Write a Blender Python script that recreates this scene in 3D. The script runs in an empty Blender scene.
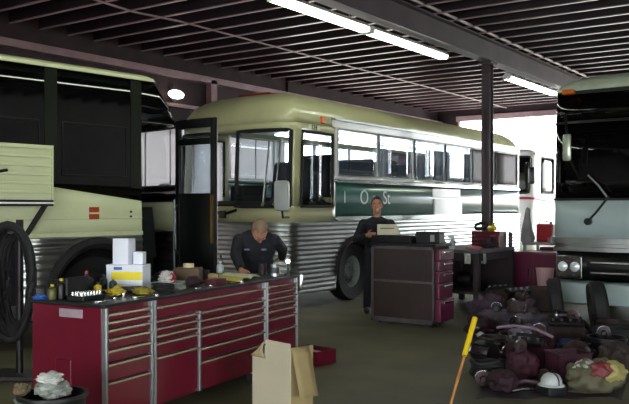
import bpy, bmesh, math, random
from mathutils import Vector, Matrix
R = math.radians
PI = math.pi
random.seed(7)
SC = bpy.context.scene
COL = SC.collection

# ------------------------------------------------------------------ camera
F = 800.0; CZ = 1.62; HZ = 207.0; CXP = 314.5
TH = R(35.3); CS, SN = math.cos(TH), math.sin(TH)
cam_d = bpy.data.cameras.new('camera'); cam = bpy.data.objects.new('camera', cam_d); COL.objects.link(cam)
cam_d.sensor_width = 36; cam_d.lens = 36 * F / 629.0
cam.location = (0, 0, CZ); cam.rotation_euler = (PI / 2, 0, TH)
cam_d.shift_y = 5.0 / 629.0
cam_d.clip_start = 0.05; cam_d.clip_end = 400
SC.camera = cam

def cw(lat, d, z=0.0):
    """lateral / depth from where the photographer stands -> building coordinates"""
    return Vector((lat * CS - d * SN, lat * SN + d * CS, z))
def at(px, py, d):
    return cw((px - CXP) / F * d, d, CZ - (py - HZ) / F * d)
def atz(px, py, z):
    return at(px, py, F * (CZ - z) / (py - HZ))
def onz(px, d, z):
    return cw((px - CXP) / F * d, d, z)

# ------------------------------------------------------------------ materials
def lin(c):
    return tuple((v / 12.92 if v <= .04045 else ((v + .055) / 1.055) ** 2.4) for v in c)
def hexc(h):
    return lin(tuple(int(h[i:i + 2], 16) / 255 for i in (0, 2, 4)))
MATS = {}
def mat(name, col, rough=.5, metal=0., var=.12, scale=6., bump=0., dirt=None, dirt_amt=.5, spec=.5, coat=0.):
    if name in MATS: return MATS[name]
    m = bpy.data.materials.new(name); m.use_nodes = True
    nt = m.node_tree; b = nt.nodes['Principled BSDF']
    c = hexc(col) if isinstance(col, str) else col
    tc = nt.nodes.new('ShaderNodeTexCoord')
    nz = nt.nodes.new('ShaderNodeTexNoise'); nz.inputs['Scale'].default_value = scale; nz.inputs['Detail'].default_value = 5
    nt.links.new(tc.outputs['Object'], nz.inputs['Vector'])
    rp = nt.nodes.new('ShaderNodeValToRGB'); e = rp.color_ramp.elements
    e[0].position = .32; e[1].position = .68
    e[0].color = tuple(v * (1 - var) for v in c) + (1,); e[1].color = tuple(min(1, v * (1 + var)) for v in c) + (1,)
    nt.links.new(nz.outputs['Fac'], rp.inputs['Fac'])
    out = rp.outputs['Color']
    if dirt:
        n2 = nt.nodes.new('ShaderNodeTexNoise'); n2.inputs['Scale'].default_value = scale * .35; n2.inputs['Detail'].default_value = 8
        nt.links.new(tc.outputs['Object'], n2.inputs['Vector'])
        r2 = nt.nodes.new('ShaderNodeValToRGB'); r2.color_ramp.elements[0].position = .45; r2.color_ramp.elements[1].position = .7
        r2.color_ramp.elements[1].color = (dirt_amt,) * 3 + (1,)
        nt.links.new(n2.outputs['Fac'], r2.inputs['Fac'])
        mx = nt.nodes.new('ShaderNodeMixRGB'); mx.inputs['Color2'].default_value = hexc(dirt) + (1,)
        nt.links.new(r2.outputs['Color'], mx.inputs['Fac']); nt.links.new(out, mx.inputs['Color1'])
        out = mx.outputs['Color']
    nt.links.new(out, b.inputs['Base Color'])
    b.inputs['Roughness'].default_value = rough; b.inputs['Metallic'].default_value = metal
    b.inputs['Specular IOR Level'].default_value = spec
    b.inputs['Coat Weight'].default_value = coat; b.inputs['Coat Roughness'].default_value = .08
    if bump:
        bp = nt.nodes.new('ShaderNodeBump'); bp.inputs['Strength'].default_value = bump; bp.inputs['Distance'].default_value = .02
        nt.links.new(nz.outputs['Fac'], bp.inputs['Height']); nt.links.new(bp.outputs['Normal'], b.inputs['Normal'])
    MATS[name] = m
    return m
def emis(name, col, s):
    m = bpy.data.materials.new(name); m.use_nodes = True
    nt = m.node_tree; b = nt.nodes['Principled BSDF']
    b.inputs['Base Color'].default_value = (.8, .8, .8, 1)
    b.inputs['Emission Color'].default_value = tuple(hexc(col)) + (1,); b.inputs['Emission Strength'].default_value = s
    MATS[name] = m; return m
def glass(name, tint, refl=.12, rough=.01):
    m = bpy.data.materials.new(name); m.use_nodes = True
    nt = m.node_tree; nt.nodes.remove(nt.nodes['Principled BSDF'])
    tr = nt.nodes.new('ShaderNodeBsdfTransparent'); tr.inputs['Color'].default_value = tuple(tint) + (1,)
    gl = nt.nodes.new('ShaderNodeBsdfGlossy'); gl.inputs['Roughness'].default_value = rough
    fr = nt.nodes.new('ShaderNodeLayerWeight'); fr.inputs['Blend'].default_value = .5
    pw = nt.nodes.new('ShaderNodeMath'); pw.operation = 'POWER'; pw.inputs[1].default_value = 4.0
    nt.links.new(fr.outputs['Facing'], pw.inputs[0])
    ad = nt.nodes.new('ShaderNodeMath'); ad.operation = 'MULTIPLY_ADD'; ad.inputs[1].default_value = .7; ad.inputs[2].default_value = refl; ad.use_clamp = True
    nt.links.new(pw.outputs[0], ad.inputs[0])
    mx = nt.nodes.new('ShaderNodeMixShader')
    nt.links.new(ad.outputs[0], mx.inputs['Fac']); nt.links.new(tr.outputs[0], mx.inputs[1]); nt.links.new(gl.outputs[0], mx.inputs[2])
    nt.links.new(mx.outputs[0], nt.nodes['Material Output'].inputs['Surface'])
    MATS[name] = m; return m

# ------------------------------------------------------------------ mesh helpers
class MB:
    def __init__(s): s.bm = bmesh.new()
    def _xf(s, vs, M):
        if M is not None:
            for v in vs: v.co = M @ v.co
    def box(s, x0, x1, y0, y1, z0, z1, bev=0., M=None):
        r = bmesh.ops.create_cube(s.bm, size=1.0); vs = r['verts']
        for v in vs:
            v.co = Vector(((x0 + x1) / 2 + v.co.x * (x1 - x0), (y0 + y1) / 2 + v.co.y * (y1 - y0), (z0 + z1) / 2 + v.co.z * (z1 - z0)))
        if bev:
            es = list({e for v in vs for e in v.link_edges})
            r = bmesh.ops.bevel(s.bm, geom=es, offset=bev, segments=2, affect='EDGES', profile=.5)
            vs = list({v for f in r['faces'] for v in f.verts} | {v for v in vs if v.is_valid})
        s._xf(vs, M); return s
    def cyl(s, p0, p1, r0, r1=None, seg=14, M=None):
        r1 = r0 if r1 is None else r1
        p0 = Vector(p0); p1 = Vector(p1); d = p1 - p0
        r = bmesh.ops.create_cone(s.bm, cap_ends=True, segments=seg, radius1=r0, radius2=max(r1, 1e-5), depth=d.length)
        q = Matrix.Translation((p0 + p1) / 2) @ d.to_track_quat('Z', 'Y').to_matrix().to_4x4()
        s._xf(r['verts'], q if M is None else M @ q); return s
    def ell(s, c, rad, rot=None, sub=2, M=None):
        r = bmesh.ops.create_icosphere(s.bm, subdivisions=sub, radius=1.0)
        rad = (rad,) * 3 if isinstance(rad, (int, float)) else rad
        q = Matrix.Translation(Vector(c)) @ (rot.to_4x4() if rot is not None else Matrix()) @ Matrix.Diagonal(Vector(rad).to_4d())
        q[3][3] = 1
        s._xf(r['verts'], q if M is None else M @ q); return s
    def tube(s, pts, r, seg=8, closed=False, M=None):
        pts = [Vector(p) for p in pts]; n = len(pts); rings = []
        up = Vector((0, 0, 1))
        rr = r if isinstance(r, (list, tuple)) else [r] * n
        for i, p in enumerate(pts):
            a = pts[(i - 1) % n] if (i > 0 or closed) else p
            b = pts[(i + 1) % n] if (i < n - 1 or closed) else p
            t = (b - a); t = t.normalized() if t.length > 1e-9 else Vector((0, 0, 1))
            u = t.cross(up)
            if u.length < .05: u = t.cross(Vector((1, 0, 0)))
            u.normalize(); w = u.cross(t)
            rings.append([s.bm.verts.new(p + (u * math.cos(2 * PI * k / seg) + w * math.sin(2 * PI * k / seg)) * rr[i]) for k in range(seg)])
        m = n if closed else n - 1
        for i in range(m):
            A, B = rings[i], rings[(i + 1) % n]
            for k in range(seg):
                s.bm.faces.new((A[k], A[(k + 1) % seg], B[(k + 1) % seg], B[k]))
        if not closed:
            s.bm.faces.new(rings[0][::-1]); s.bm.faces.new(rings[-1])
        s._xf([v for g in rings for v in g], M); return s
    def lathe(s, prof, c=(0, 0, 0), seg=20, axis='Z', M=None):
        c = Vector(c); rings = []
        for (r, z) in prof:
            ring = []
            for k in range(seg):
                a = 2 * PI * k / seg; x, y = r * math.cos(a), r * math.sin(a)
                p = {'Z': (x, y, z), 'X': (z, x, y), 'Y': (y, z, x)}[axis]
                ring.append(s.bm.verts.new(c + Vector(p)))
            rings.append(ring)
        for A, B in zip(rings, rings[1:]):
            for k in range(seg):
                s.bm.faces.new((A[k], A[(k + 1) % seg], B[(k + 1) % seg], B[k]))
        if prof[0] != prof[-1]:
            if prof[0][0] > 1e-4: s.bm.faces.new(rings[0][::-1])
            if prof[-1][0] > 1e-4: s.bm.faces.new(rings[-1])
        s._xf([v for g in rings for v in g], M); return s
    def prism(s, pts, a, b, axis='Y', M=None):
        def P(u, v, w): return {'Y': (u, w, v), 'X': (w, u, v), 'Z': (u, v, w)}[axis]
        A = [s.bm.verts.new(P(u, v, a)) for u, v in pts]; B = [s.bm.verts.new(P(u, v, b)) for u, v in pts]
        n = len(pts)
        for k in range(n): s.bm.faces.new((A[k], A[(k + 1) % n], B[(k + 1) % n], B[k]))
        s.bm.faces.new(A[::-1]); s.bm.faces.new(B)
        s._xf(A + B, M); return s
    def quad(s, *ps):
        s.bm.faces.new([s.bm.verts.new(Vector(p)) for p in ps]); return s
    def grid(s, rows, thick=0.):
        V = [[s.bm.verts.new(Vector(p)) for p in r] for r in rows]
        for A, B in zip(V, V[1:]):
            for k in range(len(A) - 1): s.bm.faces.new((A[k], A[k + 1], B[k + 1], B[k]))
        return s
    def build(s, name, m, parent=None, smooth=False, solid=0., sub=0, recalc=True, M=None):
        if M is not None:
            for v in s.bm.verts: v.co = M @ v.co
        if recalc: bmesh.ops.recalc_face_normals(s.bm, faces=s.bm.faces)
        me = bpy.data.meshes.new(name); s.bm.to_mesh(me); s.bm.free()
        o = bpy.data.objects.new(name, me); COL.objects.link(o)
        if m: me.materials.append(m)
        if parent: o.parent = parent
        if smooth:
            for p in me.polygons: p.use_smooth = True
            if smooth != 'full':
                try: me.set_sharp_from_angle(angle=R(38))
                except Exception: pass
        if solid:
            md = o.modifiers.new('s', 'SOLIDIFY'); md.thickness = solid; md.offset = -1
        if sub:
            md = o.modifiers.new('u', 'SUBSURF'); md.levels = sub; md.render_levels = sub
        return o

def tag(o, label, cat, group=None, kind=None):
    if label: o['label'] = label
    if cat: o['category'] = cat
    if group: o['group'] = group
    if kind: o['kind'] = kind
    return o
def thing(name, loc, rz, label, cat, group=None):
    o = bpy.data.objects.new(name, None); COL.objects.link(o)
    o.empty_display_size = .1
    o.location = loc; o.rotation_euler = (0, 0, rz)
    return tag(o, label, cat, group)
def struct(o):
    o['kind'] = 'structure'; return o
def place(o, loc, rz=0, rx=0, ry=0):
    o.location = loc; o.rotation_euler = (rx, ry, rz); return o
def text_mesh(name, body, size, m, parent, M, ext=.003):
    cu = bpy.data.curves.new(name, 'FONT'); cu.body = body; cu.size = size; cu.extrude = ext; cu.align_x = 'CENTER'; cu.align_y = 'CENTER'
    t = bpy.data.objects.new(name, cu); COL.objects.link(t)
    dg = bpy.context.evaluated_depsgraph_get()
    me = bpy.data.meshes.new_from_object(t.evaluated_get(dg)); bpy.data.objects.remove(t)
    me.transform(M)
    o = bpy.data.objects.new(name, me); COL.objects.link(o); me.materials.clear(); me.materials.append(m)
    if parent: o.parent = parent
    return o
def lerp(a, b, t): return a + (b - a) * t
def bez(p0, p1, p2, n=10):
    p0, p1, p2 = Vector(p0), Vector(p1), Vector(p2)
    return [p0 * (1 - t) ** 2 + p1 * 2 * t * (1 - t) + p2 * t * t for t in [i / n for i in range(n + 1)]]
# ------------------------------------------------------------------ palette
cream = mat('cream_paint', 'b2b188', .35, var=.05, scale=2, coat=.3)
pale = mat('pale_paint', 'c4caa2', .35, var=.04, scale=2, coat=.3)
green = mat('green_paint', '33675f', .28, var=.1, scale=3, coat=.5)
steel = mat('fluted_stainless', 'b4b8b6', .3, 1., var=.1, scale=4)
chrome = mat('chrome', 'd8dad8', .14, 1., var=.04)
alu = mat('aluminium', 'aab0b2', .38, .9, var=.08)
black_gloss = mat('black_glass', '060708', .04, var=.2, scale=2, spec=.6)
black = mat('black_paint', '0b0c0d', .3, var=.3)
rubber = mat('rubber', '101011', .75, var=.3, scale=9, bump=.2)
dark_int = mat('dark_interior', '15161a', .8, var=.3)
seat_m = mat('seat_cloth', '232a36', .9, var=.25, scale=12)
white_p = mat('white_paint', 'e6e6e4', .35, var=.03, scale=2, coat=.3)
grey_p = mat('pale_grey_paint', 'a0b0ae', .3, var=.05, scale=2, coat=.3)
red_p = mat('red_paint', '5e0a21', .3, var=.12, scale=3, coat=.3, dirt='3a0812', dirt_amt=.35)
amber = mat('amber_lens', 'c8611a', .25, var=.1)
win = glass('window_glass', (.90, .94, .96), .04)
wshield = glass('windshield_glass', (.8, .85, .85), .04)
smoke = glass('smoked_glass', (.42, .40, .42), .006)
concrete = mat('concrete', '5f5b3f', .62, var=.18, scale=1.6, bump=.06, dirt='302e22', dirt_amt=.75)
lettering = mat('white_lettering', 'dfe6e2', .5, var=.03)

# ------------------------------------------------------------------ the building
fl = struct(MB().box(-13.2, 7.2, -6.2, 26.2, -.2, 0).build('floor', concrete))
ya = struct(MB().box(-70, 60, 26.2, 110, -.25, -.04).build('ground', mat('pale_yard', 'b9b4a6', .9, var=.1, scale=.5)))
yb = struct(MB().box(-70, -13.2, -30, 26.2, -.25, -.04).build('ground', MATS['pale_yard']))
yc = struct(MB().box(7.2, 60, -30, 26.2, -.25, -.04).build('ground', MATS['pale_yard']))
wall_dark = mat('dark_boarding', '301f24', .8, var=.25, scale=3)
wall_pale = mat('pale_sheeting', 'b8b4b4', .75, var=.06, scale=2, dirt='8c8686', dirt_amt=.4)
sheet = mat('translucent_sheeting', 'c8c2c4', .7, var=.05, scale=2)
_n = sheet.node_tree; _t = _n.nodes.new('ShaderNodeBsdfTranslucent'); _t.inputs['Color'].default_value = (.50, .46, .47, 1); _x = _n.nodes.new('ShaderNodeMixShader'); _x.inputs['Fac'].default_value = .6
_n.links.new(_n.nodes['Principled BSDF'].outputs[0], _x.inputs[1]); _n.links.new(_t.outputs[0], _x.inputs[2]); _n.links.new(_x.outputs[0], _n.nodes['Material Output'].inputs['Surface'])
deck_m = mat('dark_deck', '271318', .85, var=.3, scale=2)
web_m = mat('shaded_joist', '1d1116', .6, var=.2, scale=3)  # web colour darkened to hold the shade between joists
joist_m = mat('lit_joist', '94787f', .35, var=.15, scale=3, spec=.6)  # lighter tone carries the lamp light caught by the flanges
beam_m = mat('painted_beam', '4a3e44', .5, var=.2, scale=2)
# back wall (X=-13): closed up to Y=13.6, open beyond, header over the opening
w = MB()
w.box(-13.2, -13.0, -6.2, 17, 0, 3.45)
for k in range(30): w.box(-13.0, -12.985, -6 + k * .75, -5.97 + k * .75, 0, 3.45)
wb = struct(w.build('wall_back', sheet))
struct(MB().box(-13.2, -12.96, -6.2, 17, 3.45, 5.3).build('wall_back_upper', wall_dark))
struct(MB().box(-13.0, -12.9, -6.2, 17, 3.4, 3.5).build('trim_1', wall_pale))
struct(MB().box(-13.2, -13.0, 24.8, 26.2, 0, 5.3).build('wall_back_corner', wall_dark))
w = MB().box(-13.2, -12.9, 17, 24.8, 4.66, 5.3)
struct(w.build('wall_back_header', wall_dark))
struct(MB().box(-12.95, -12.8, -6, 26, 4.52, 4.66).build('trim_2', joist_m))
# end wall (Y=26): one wide doorway
w = MB().box(-13.2, -12.2, 26, 26.2, 0, 5.3); w.box(5.6, 7.2, 26, 26.2, 0, 5.3); w.box(-12.2, 5.6, 26, 26.2, 4.75, 5.3)
struct(w.build('wall_end', wall_dark))
struct(MB().box(-12.2, 5.6, 25.85, 26.0, 4.62, 4.8).build('trim_3', joist_m))
# side wall (X=7), wall behind the photographer; unseen doorways added to let daylight in
w = MB().box(7, 7.2, -6.2, -3.0, 0, 5.3); w.box(7, 7.2, 3, 26.2, 0, 5.3); w.box(7, 7.2, -3.0, 3, 3.4, 5.3)
struct(w.build('wall_side', wall_pale))
w = MB().box(-13.2, -4, -6.2, -6, 0, 5.3); w.box(5, 7.2, -6.2, -6, 0, 5.3); w.box(-4, 5, -6.2, -6, 3.6, 5.3)
struct(w.build('wall_front', wall_pale))
ceil = struct(MB().box(-13.2, 7.2, -6.2, 26.2, 5.22, 5.4).build('ceiling', deck_m))
for k in range(46):
    y = -2.2 + k * .64
    if y > 25.8: break
    m = MB(); m.box(-13, 7, y - .012, y + .012, 4.98, 5.22); m.box(-13, 7, y - .07, y + .012, 5.2, 5.22)
    jo = m.build('joist', web_m, ceil)
    MB().box(-13, 7, y - .012, y + .045, 4.965, 4.985).build('flange', joist_m, jo)
struct(MB().box(-12.96, -12.86, 9, 17, 3.86, 3.94).build('trim_4', mat('pinkish_trim', '8a6a70', .5, var=.1)))
struct(MB().box(-12.96, -12.8, 13.9, 14.1, 3.5, 4.6).build('trim_5', MATS['pinkish_trim']))
# main beam along Y and its post
m = MB(); m.box(-6.46, -6.43, -6, 26, 4.56, 4.95); m.box(-6.57, -6.32, -6, 26, 4.54, 4.57); m.box(-6.57, -6.32, -6, 26, 4.94, 4.965)
m.build('main_beam', beam_m, ceil)
m = MB(); m.tube([(-10.2, -4, 4.93), (-10.2, 8, 4.93), (-10.25, 9.2, 4.90), (-10.2, 10.2, 4.93), (-10.2, 25.5, 4.93)], .018)
m.build('conduit', joist_m, ceil)
m = MB(); m.tube([(-6.2, -4, 4.99), (-6.2, 25.5, 4.99)], .03)
m.build('conduit', joist_m, ceil)
post = thing('steel_post', (-6.5, 15.24, 0), 0, 'dark steel post rising to the roof beam behind the workbench with the red toolbox', 'post')
m = MB(); m.box(-.09, .09, -.09, -.075, 0, 4.54); m.box(-.09, .09, .075, .09, 0, 4.54); m.box(-.008, .008, -.09, .09, 0, 4.54)
m.build('shaft', beam_m, post)
MB().box(-.16, .16, -.16, .16, 0, .025).build('base_plate', beam_m, post)
MB().box(-.14, .14, -.16, .16, 4.505, 4.54).build('cap_plate', beam_m, post)

tube_m = emis('lit_tube', 'f6ffe8', 11)
def light(x, y0, y1, z, label, rows=(-.05, .05), group='long fluorescent lights under the beam'):
    t = thing('fluorescent_light', (x, (y0 + y1) / 2, z), 0, label, 'light', group)
    h = (y1 - y0) / 2
    m = MB(); m.prism([(-.05, .07), (.05, .07), (.11, 0), (-.11, 0)], -h, h, 'Y'); m.build('housing', white_p, t)
    for s in (-1, 1): MB().box(-.09, .09, s * h - .012, s * h + .012, -.06, .03).build('lamp_holder', white_p, t)
    for q in rows: MB().cyl((q, -h + .02, -.035), (q, h - .02, -.035), .03).build('tube', tube_m, t)
    for s in (-.6, .6): MB().cyl((0, s * h, .07), (0, s * h, .13), .008).build('hanger', joist_m, t)
    return t
light(-6.55, 8.3, 10.62, 4.40, 'lit fluorescent light nearest the camera, cut by the top of the picture')
light(-6.62, 10.86, 13.5, 4.42, 'lit fluorescent light on the camera side of the steel post')
light(-6.55, 16.4, 19.4, 4.42, 'lit fluorescent light beyond the steel post, towards the white bus at the doorway')
light(-6.55, 3.0, 5.44, 4.40, 'lit fluorescent light overhead along the beam, short of the first one seen')
light(-6.62, 5.6, 8.1, 4.42, 'lit fluorescent light overhead along the beam, short of the first one seen')
light(-2.0, 1.5, 3.94, 4.6, 'lit fluorescent light near the camera', group='lights above the near bay')
# lamp on the back wall
lp = thing('wall_lamp', (-12.9, 12.77, 4.13), 0, 'small lit oval lamp on the dark upper wall behind the black bus', 'lamp')
MB().lathe([(.0, 0), (.17, 0), (.17, .05), (.0, .05)], axis='X').build('base', black, lp)
MB().ell((.08, 0, 0), (.09, .24, .1)).build('lens', emis('lit_lens', 'fff6e6', 9), lp, smooth='full')

# ------------------------------------------------------------------ buses
class Bus:
    def __init__(s, L, w, D, p, Dr=.3, xs=(), arches=(), rake=lambda z: 0., tumble=lambda z: 0., root=None):
        s.L, s.w, s.D, s.root, s.rake, s.tumble, s.arches = L, w, D, root, rake, tumble, arches
        h = w / 2; q = []
        sx = sorted(set([round(v, 3) for v in xs]) | {round(D, 3), round(L - Dr, 3)})
        for (xc, r, zc) in arches:
            n = 28
            sx = sorted(set(sx) | {round(xc + r * math.cos(PI * k / n), 3) for k in range(n + 1)})
        k = D
        while k < L - Dr:
            k += .5
            if min(abs(k - v) for v in sx) > .2 and k < L - Dr: sx.append(k)
        sx = sorted(v for v in sx if D <= v <= L - Dr)
        N = 14
        for i in range(N):                     # front, centre -> corner (y negative)
            a = PI / 2 * (i / N)
            q.append((D - D * math.cos(a) ** (2 / p), -h * math.sin(a) ** (2 / p)))
        for x in sx: q.append((x, -h))
        for i in range(1, 8):
            a = PI / 2 * (i / 8); q.append((L - Dr + Dr * math.sin(a) ** .8, -h * math.cos(a) ** .8))
        q.append((L, 0))
        half = q[1:-1]
        q = q + [(x, -y) for x, y in reversed(half)]
        s.P = q; n = len(q); s.N = []
        for i in range(n):
            a = Vector(q[i - 1]); b = Vector(q[(i + 1) % n]); t = (b - a).normalized(); s.N.append((t.y * -1, t.x))
        c = s.N[0]
        if c[0] > 0: s.N = [(-a, -b) for a, b in s.N]
    def pos(s, i, z, out=0., clampz=True, zf=None):
        n = len(s.P); i %= n; x, y = s.P[i]
        zz = z
        if clampz:
            for (xc, r, zc) in s.arches:
                if abs(x - xc) < r and abs(y) > s.w / 2 - .01: zz = max(zz, zc + math.sqrt(max(0, r * r - (x - xc) ** 2)))
        if zf: zz = zf(x, zz)
        o = out - s.tumble(zz)
        fw = max(0, 1 - x / 1.2)
        return Vector((x + s.N[i][0] * o + s.rake(zz) * fw, y + s.N[i][1] * o, zz))
    def shell(s, name, zs, m, keep=None, out=0., thick=.03, parent='root', zf=None, smooth=True, clampz=True, mb=None):
        zs = [z if isinstance(z, tuple) else (z, 0.) for z in zs]
        b = mb or MB(); n = len(s.P); cache = {}
        def V(i, k):
            i %= n
            if (i, k) not in cache: cache[(i, k)] = b.bm.verts.new(s.pos(i, zs[k][0], out + zs[k][1], clampz, zf))
            return cache[(i, k)]
        for i in range(n):
            j = (i + 1) % n
            mx = (s.P[i][0] + s.P[j][0]) / 2; my = (s.P[i][1] + s.P[j][1]) / 2
            for k in range(len(zs) - 1):
                if keep and not keep(mx, my, (zs[k][0] + zs[k + 1][0]) / 2): continue
                vs = [V(i, k), V(j, k), V(j, k + 1), V(i, k + 1)]
                if (vs[0].co - vs[3].co).length < 1e-5 and (vs[1].co - vs[2].co).length < 1e-5: continue
                b.bm.faces.new(vs)
        if mb: return b
        bmesh.ops.remove_doubles(b.bm, verts=b.bm.verts, dist=1e-5)
        return b.build(name, m, s.root if parent == 'root' else parent, smooth=smooth, solid=thick, recalc=True)
    def roof(s, name, z0, hgt, m, a, bk, e=.55, out=0., thick=.03):
        b = MB(); n = len(s.P); K = 9; rings = []
        for k in range(K + 1):
            f = PI / 2 * k / K; c = math.cos(f) ** e if k < K else 0; ring = []
            for i in range(n):
                p = s.pos(i, z0, out, False); C = Vector((min(max(p.x, a), s.L - bk), 0, 0))
                ring.append(b.bm.verts.new((C.x + (p.x - C.x) * c, p.y * c, z0 + hgt * math.sin(f))))
            rings.append(ring)
        for A, B in zip(rings, rings[1:]):
            for i in range(n): b.bm.faces.new((A[i], A[(i + 1) % n], B[(i + 1) % n], B[i]))
        bmesh.ops.remove_doubles(b.bm, verts=b.bm.verts, dist=1e-4)
        return b.build(name, m, s.root, smooth='full', solid=thick)
    def idx(s, side, x0, x1):
        n = len(s.P)
        ii = [i for i in range(n) if abs(s.P[i][1] - side * s.w / 2) < 1e-6 and x0 - 1e-3 <= s.P[i][0] <= x1 + 1e-3]
        return sorted(ii, key=lambda i: s.P[i][0])
    def fidx(s, y0, y1):
        n = len(s.P)
        ii = [i for i in range(n) if s.P[i][0] < s.D + 1e-6 and y0 - 1e-3 <= s.P[i][1] <= y1 + 1e-3 ]
        return sorted(ii, key=lambda i: s.P[i][1])
    def window(s, ii, z0, z1, frame_m, glass_m, fr=.022, inset=.012, name='window'):
        loop = [s.pos(i, z0, .004) for i in ii]
        zz = [lerp(z0, z1, k / 6) for k in range(1, 6)]
        loop += [s.pos(ii[-1], z, .004) for z in zz] + [s.pos(i, z1, .004) for i in reversed(ii)] + [s.pos(ii[0], z, .004) for z in reversed(zz)]
        o = MB().tube(loop, fr, 6, closed=True).build(name, frame_m, s.root, smooth=True)
        g = MB(); zs = [z0] + zz + [z1]
        g.grid([[s.pos(i, z, -inset) for i in ii] for z in zs])
        g.build('pane', glass_m, o, smooth='full', solid=.006)
        return o
def ribs(z0, z1, pitch=.075, amp=.014):
    n = max(1, round((z1 - z0) / pitch)); h = (z1 - z0) / n; r = []
    for k in range(n):
        z = z0 + k * h; r += [(z, 0.), (z + h * .25, amp), (z + h * .6, amp), (z + h * .85, 0.)]
    return r + [(z1, 0.)]
def wheel(root, x, y, s, r=.5, hubm=None):
    o = MB().lathe([(r * .56, -.12), (r * .94, -.13), (r, -.08), (r, .08), (r * .94, .13), (r * .56, .12), (r * .56, -.12)], (x, y, r), 36, 'Y').build('wheel', rubber, root, smooth=True)
    h = MB().lathe([(.0, .02), (r * .2, .05), (r * .24, .02), (r * .4, .0), (r * .5, .07), (r * .57, .09), (r * .57, -.1), (0, -.1)] if s > 0 else
                   [(.0, -.02), (r * .2, -.05), (r * .24, -.02), (r * .4, -.0), (r * .5, -.07), (r * .57, -.09), (r * .57, .1), (0, .1)], (x, y, r), 28, 'Y')
    for k in range(10):
        a = 2 * PI * k / 10; h.cyl((x + r * .32 * math.cos(a), y, r + r * .32 * math.sin(a)), (x + r * .32 * math.cos(a), y + s * .05, r + r * .32 * math.sin(a)), .016, seg=6)
    h.build('hub', hubm or mat('hub_paint', '8d9290', .5, .2, var=.15, scale=6), o, smooth=True)
    return o
def arch_ring(bus, xc, r, zc, side, m, wd=.05):
    b = MB(); h = bus.w / 2
    pts = [(xc + r * math.cos(PI * k / 20), zc + r * math.sin(PI * k / 20)) for k in range(21)]
    b.tube([(x, side * (h + .01), z) for x, z in pts], wd, 8)
    return b.build('wheel_arch', m, bus.root, smooth=True)
def inner_box(root, x0, x1, y0, y1, z0, z1, m, name):
    return MB().box(x0, x1, y0, y1, z0, z1).build(name, m, root)
def seat_pair(root, x, y0, y1, zf):
    o = MB().box(x - .02, x + .44, y0, y1, zf + .38, zf + .5, .03).build('seat', seat_m, root)
    b = MB()
    for a, c in ((y0, (y0 + y1) / 2 - .01), ((y0 + y1) / 2 + .01, y1)):
        b.prism([(x + .40, zf + .45), (x + .52, zf + .45), (x + .66, zf + 1.16), (x + .60, zf + 1.2), (x + .53, zf + 1.16)], a, c, 'Y')
    b.build('backrest', seat_m, o)

# --- the cream and green bus in the middle: nose towards -Y
B = thing('bus', (-7.45 - 1.2, 9.68, 0), PI / 2, 'cream and green bus with fluted steel sides and two standing wipers', 'bus')
wx = [1.5 + 1.36 * k for k in range(7)]
bxs = []
for a in wx: bxs += [a - .024, a + .024]
bus = Bus(10.0, 2.4, .4, 2.8, .25, bxs + [.46, 1.36, 1.44], [(2.07, .60, .48), (7.6, .60, .48)], rake=lambda z: max(0, z - 1.5) * .05, root=B)
h = 1.2; zw0, zw1 = 2.15, 2.93
front = lambda x, y, z: x < 1.44
bus.shell('lower_panel', ribs(.24, 1.38), steel)
bus.shell('belt_panel', [1.38, 1.63], cream, front)
bus.shell('belt_rail', [(1.38, 0), (1.385, .025), (1.46, .025), (1.465, 0)], chrome, lambda x, y, z: not front(x, y, z), out=.002)
bus.shell('sign_band', [1.46, 2.03], green, lambda x, y, z: not front(x, y, z))
bus.shell('upper_rail', [(2.03, 0), (2.035, .02), (2.09, .02), (2.095, 0)], chrome, lambda x, y, z: not front(x, y, z), out=.002)
def cab_keep(x, y, z):
    if x > 1.44: return False
    if z > 2.82 or z < 1.63: return True
    if x < .4: return not (.05 < abs(y) < 1.17)
    return not (.46 < x < 1.36)
bus.shell('cab', [1.63, 2.0, 2.4, 2.82, 2.95], cream, cab_keep)
def wkeep(x, y, z):
    if x < 1.44: return False
    if zw0 < z < zw1 and wx[0] < x < wx[-1] and abs(y) > 1.0: return any(abs(x - a) < .025 for a in wx)
    return True
bus.shell('window_band', [2.09, zw0, 2.4, 2.7, zw1, 2.96], white_p, wkeep)
bus.shell('letterboard', [(2.95, .0), (2.955, .012), (3.07, .012), (3.075, 0)], white_p, lambda x, y, z: x > 1.3, out=.004, clampz=False)
bus.roof('roof', 2.95, .58, cream, 1.5, 1.5)
bus.shell('drip_rail', [(3.07, -.02), (3.075, .03), (3.105, .03), (3.11, -.02)], alu, lambda x, y, z: x > 1.3, out=.004)
for sd in (-1, 1):
    for k in range(6):
        bus.window(bus.idx(sd, wx[k] + .02, wx[k + 1] - .02), zw0, zw1, alu, mat('plum_blind', '574850', .6, var=.1) if k > 3 else win, .015, name='side_window')
    bus.window(bus.idx(sd, .46, 1.36), 1.63, 2.82, rubber, win, .028, name='cab_window')
    ii = bus.fidx(-1.175, -.04) if sd < 0 else bus.fidx(.04, 1.175)
    bus.window(ii, 1.63, 2.82, rubber, wshield, .035, name='windshield')
for xw in (2.07, 7.6):
    for sd in (-1, 1):
        wheel(B, xw, sd * 1.03, sd, .5); arch_ring(bus, xw, .60, .48, sd, rubber, .055)
    inner_box(B, xw - .6, xw + .6, -.85, .85, .2, 1.06, dark_int, 'axle_housing')
MB().box(.25, 9.8, -1.14, 1.14, 1.2, 1.3).build('cabin_floor', dark_int, B)
for k in range(9):
    x = 2.2 + k * .84
    for y0, y1 in ((-1.1, -.2), (.2, 1.1)): seat_pair(B, x, y0, y1, 1.3)
MB().prism([(.2, 1.1), (.75, 1.1), (.75, 1.5), (.5, 1.72), (.2, 1.66)], -1.08, 1.08, 'Y').build('dashboard', dark_int, B)
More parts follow.
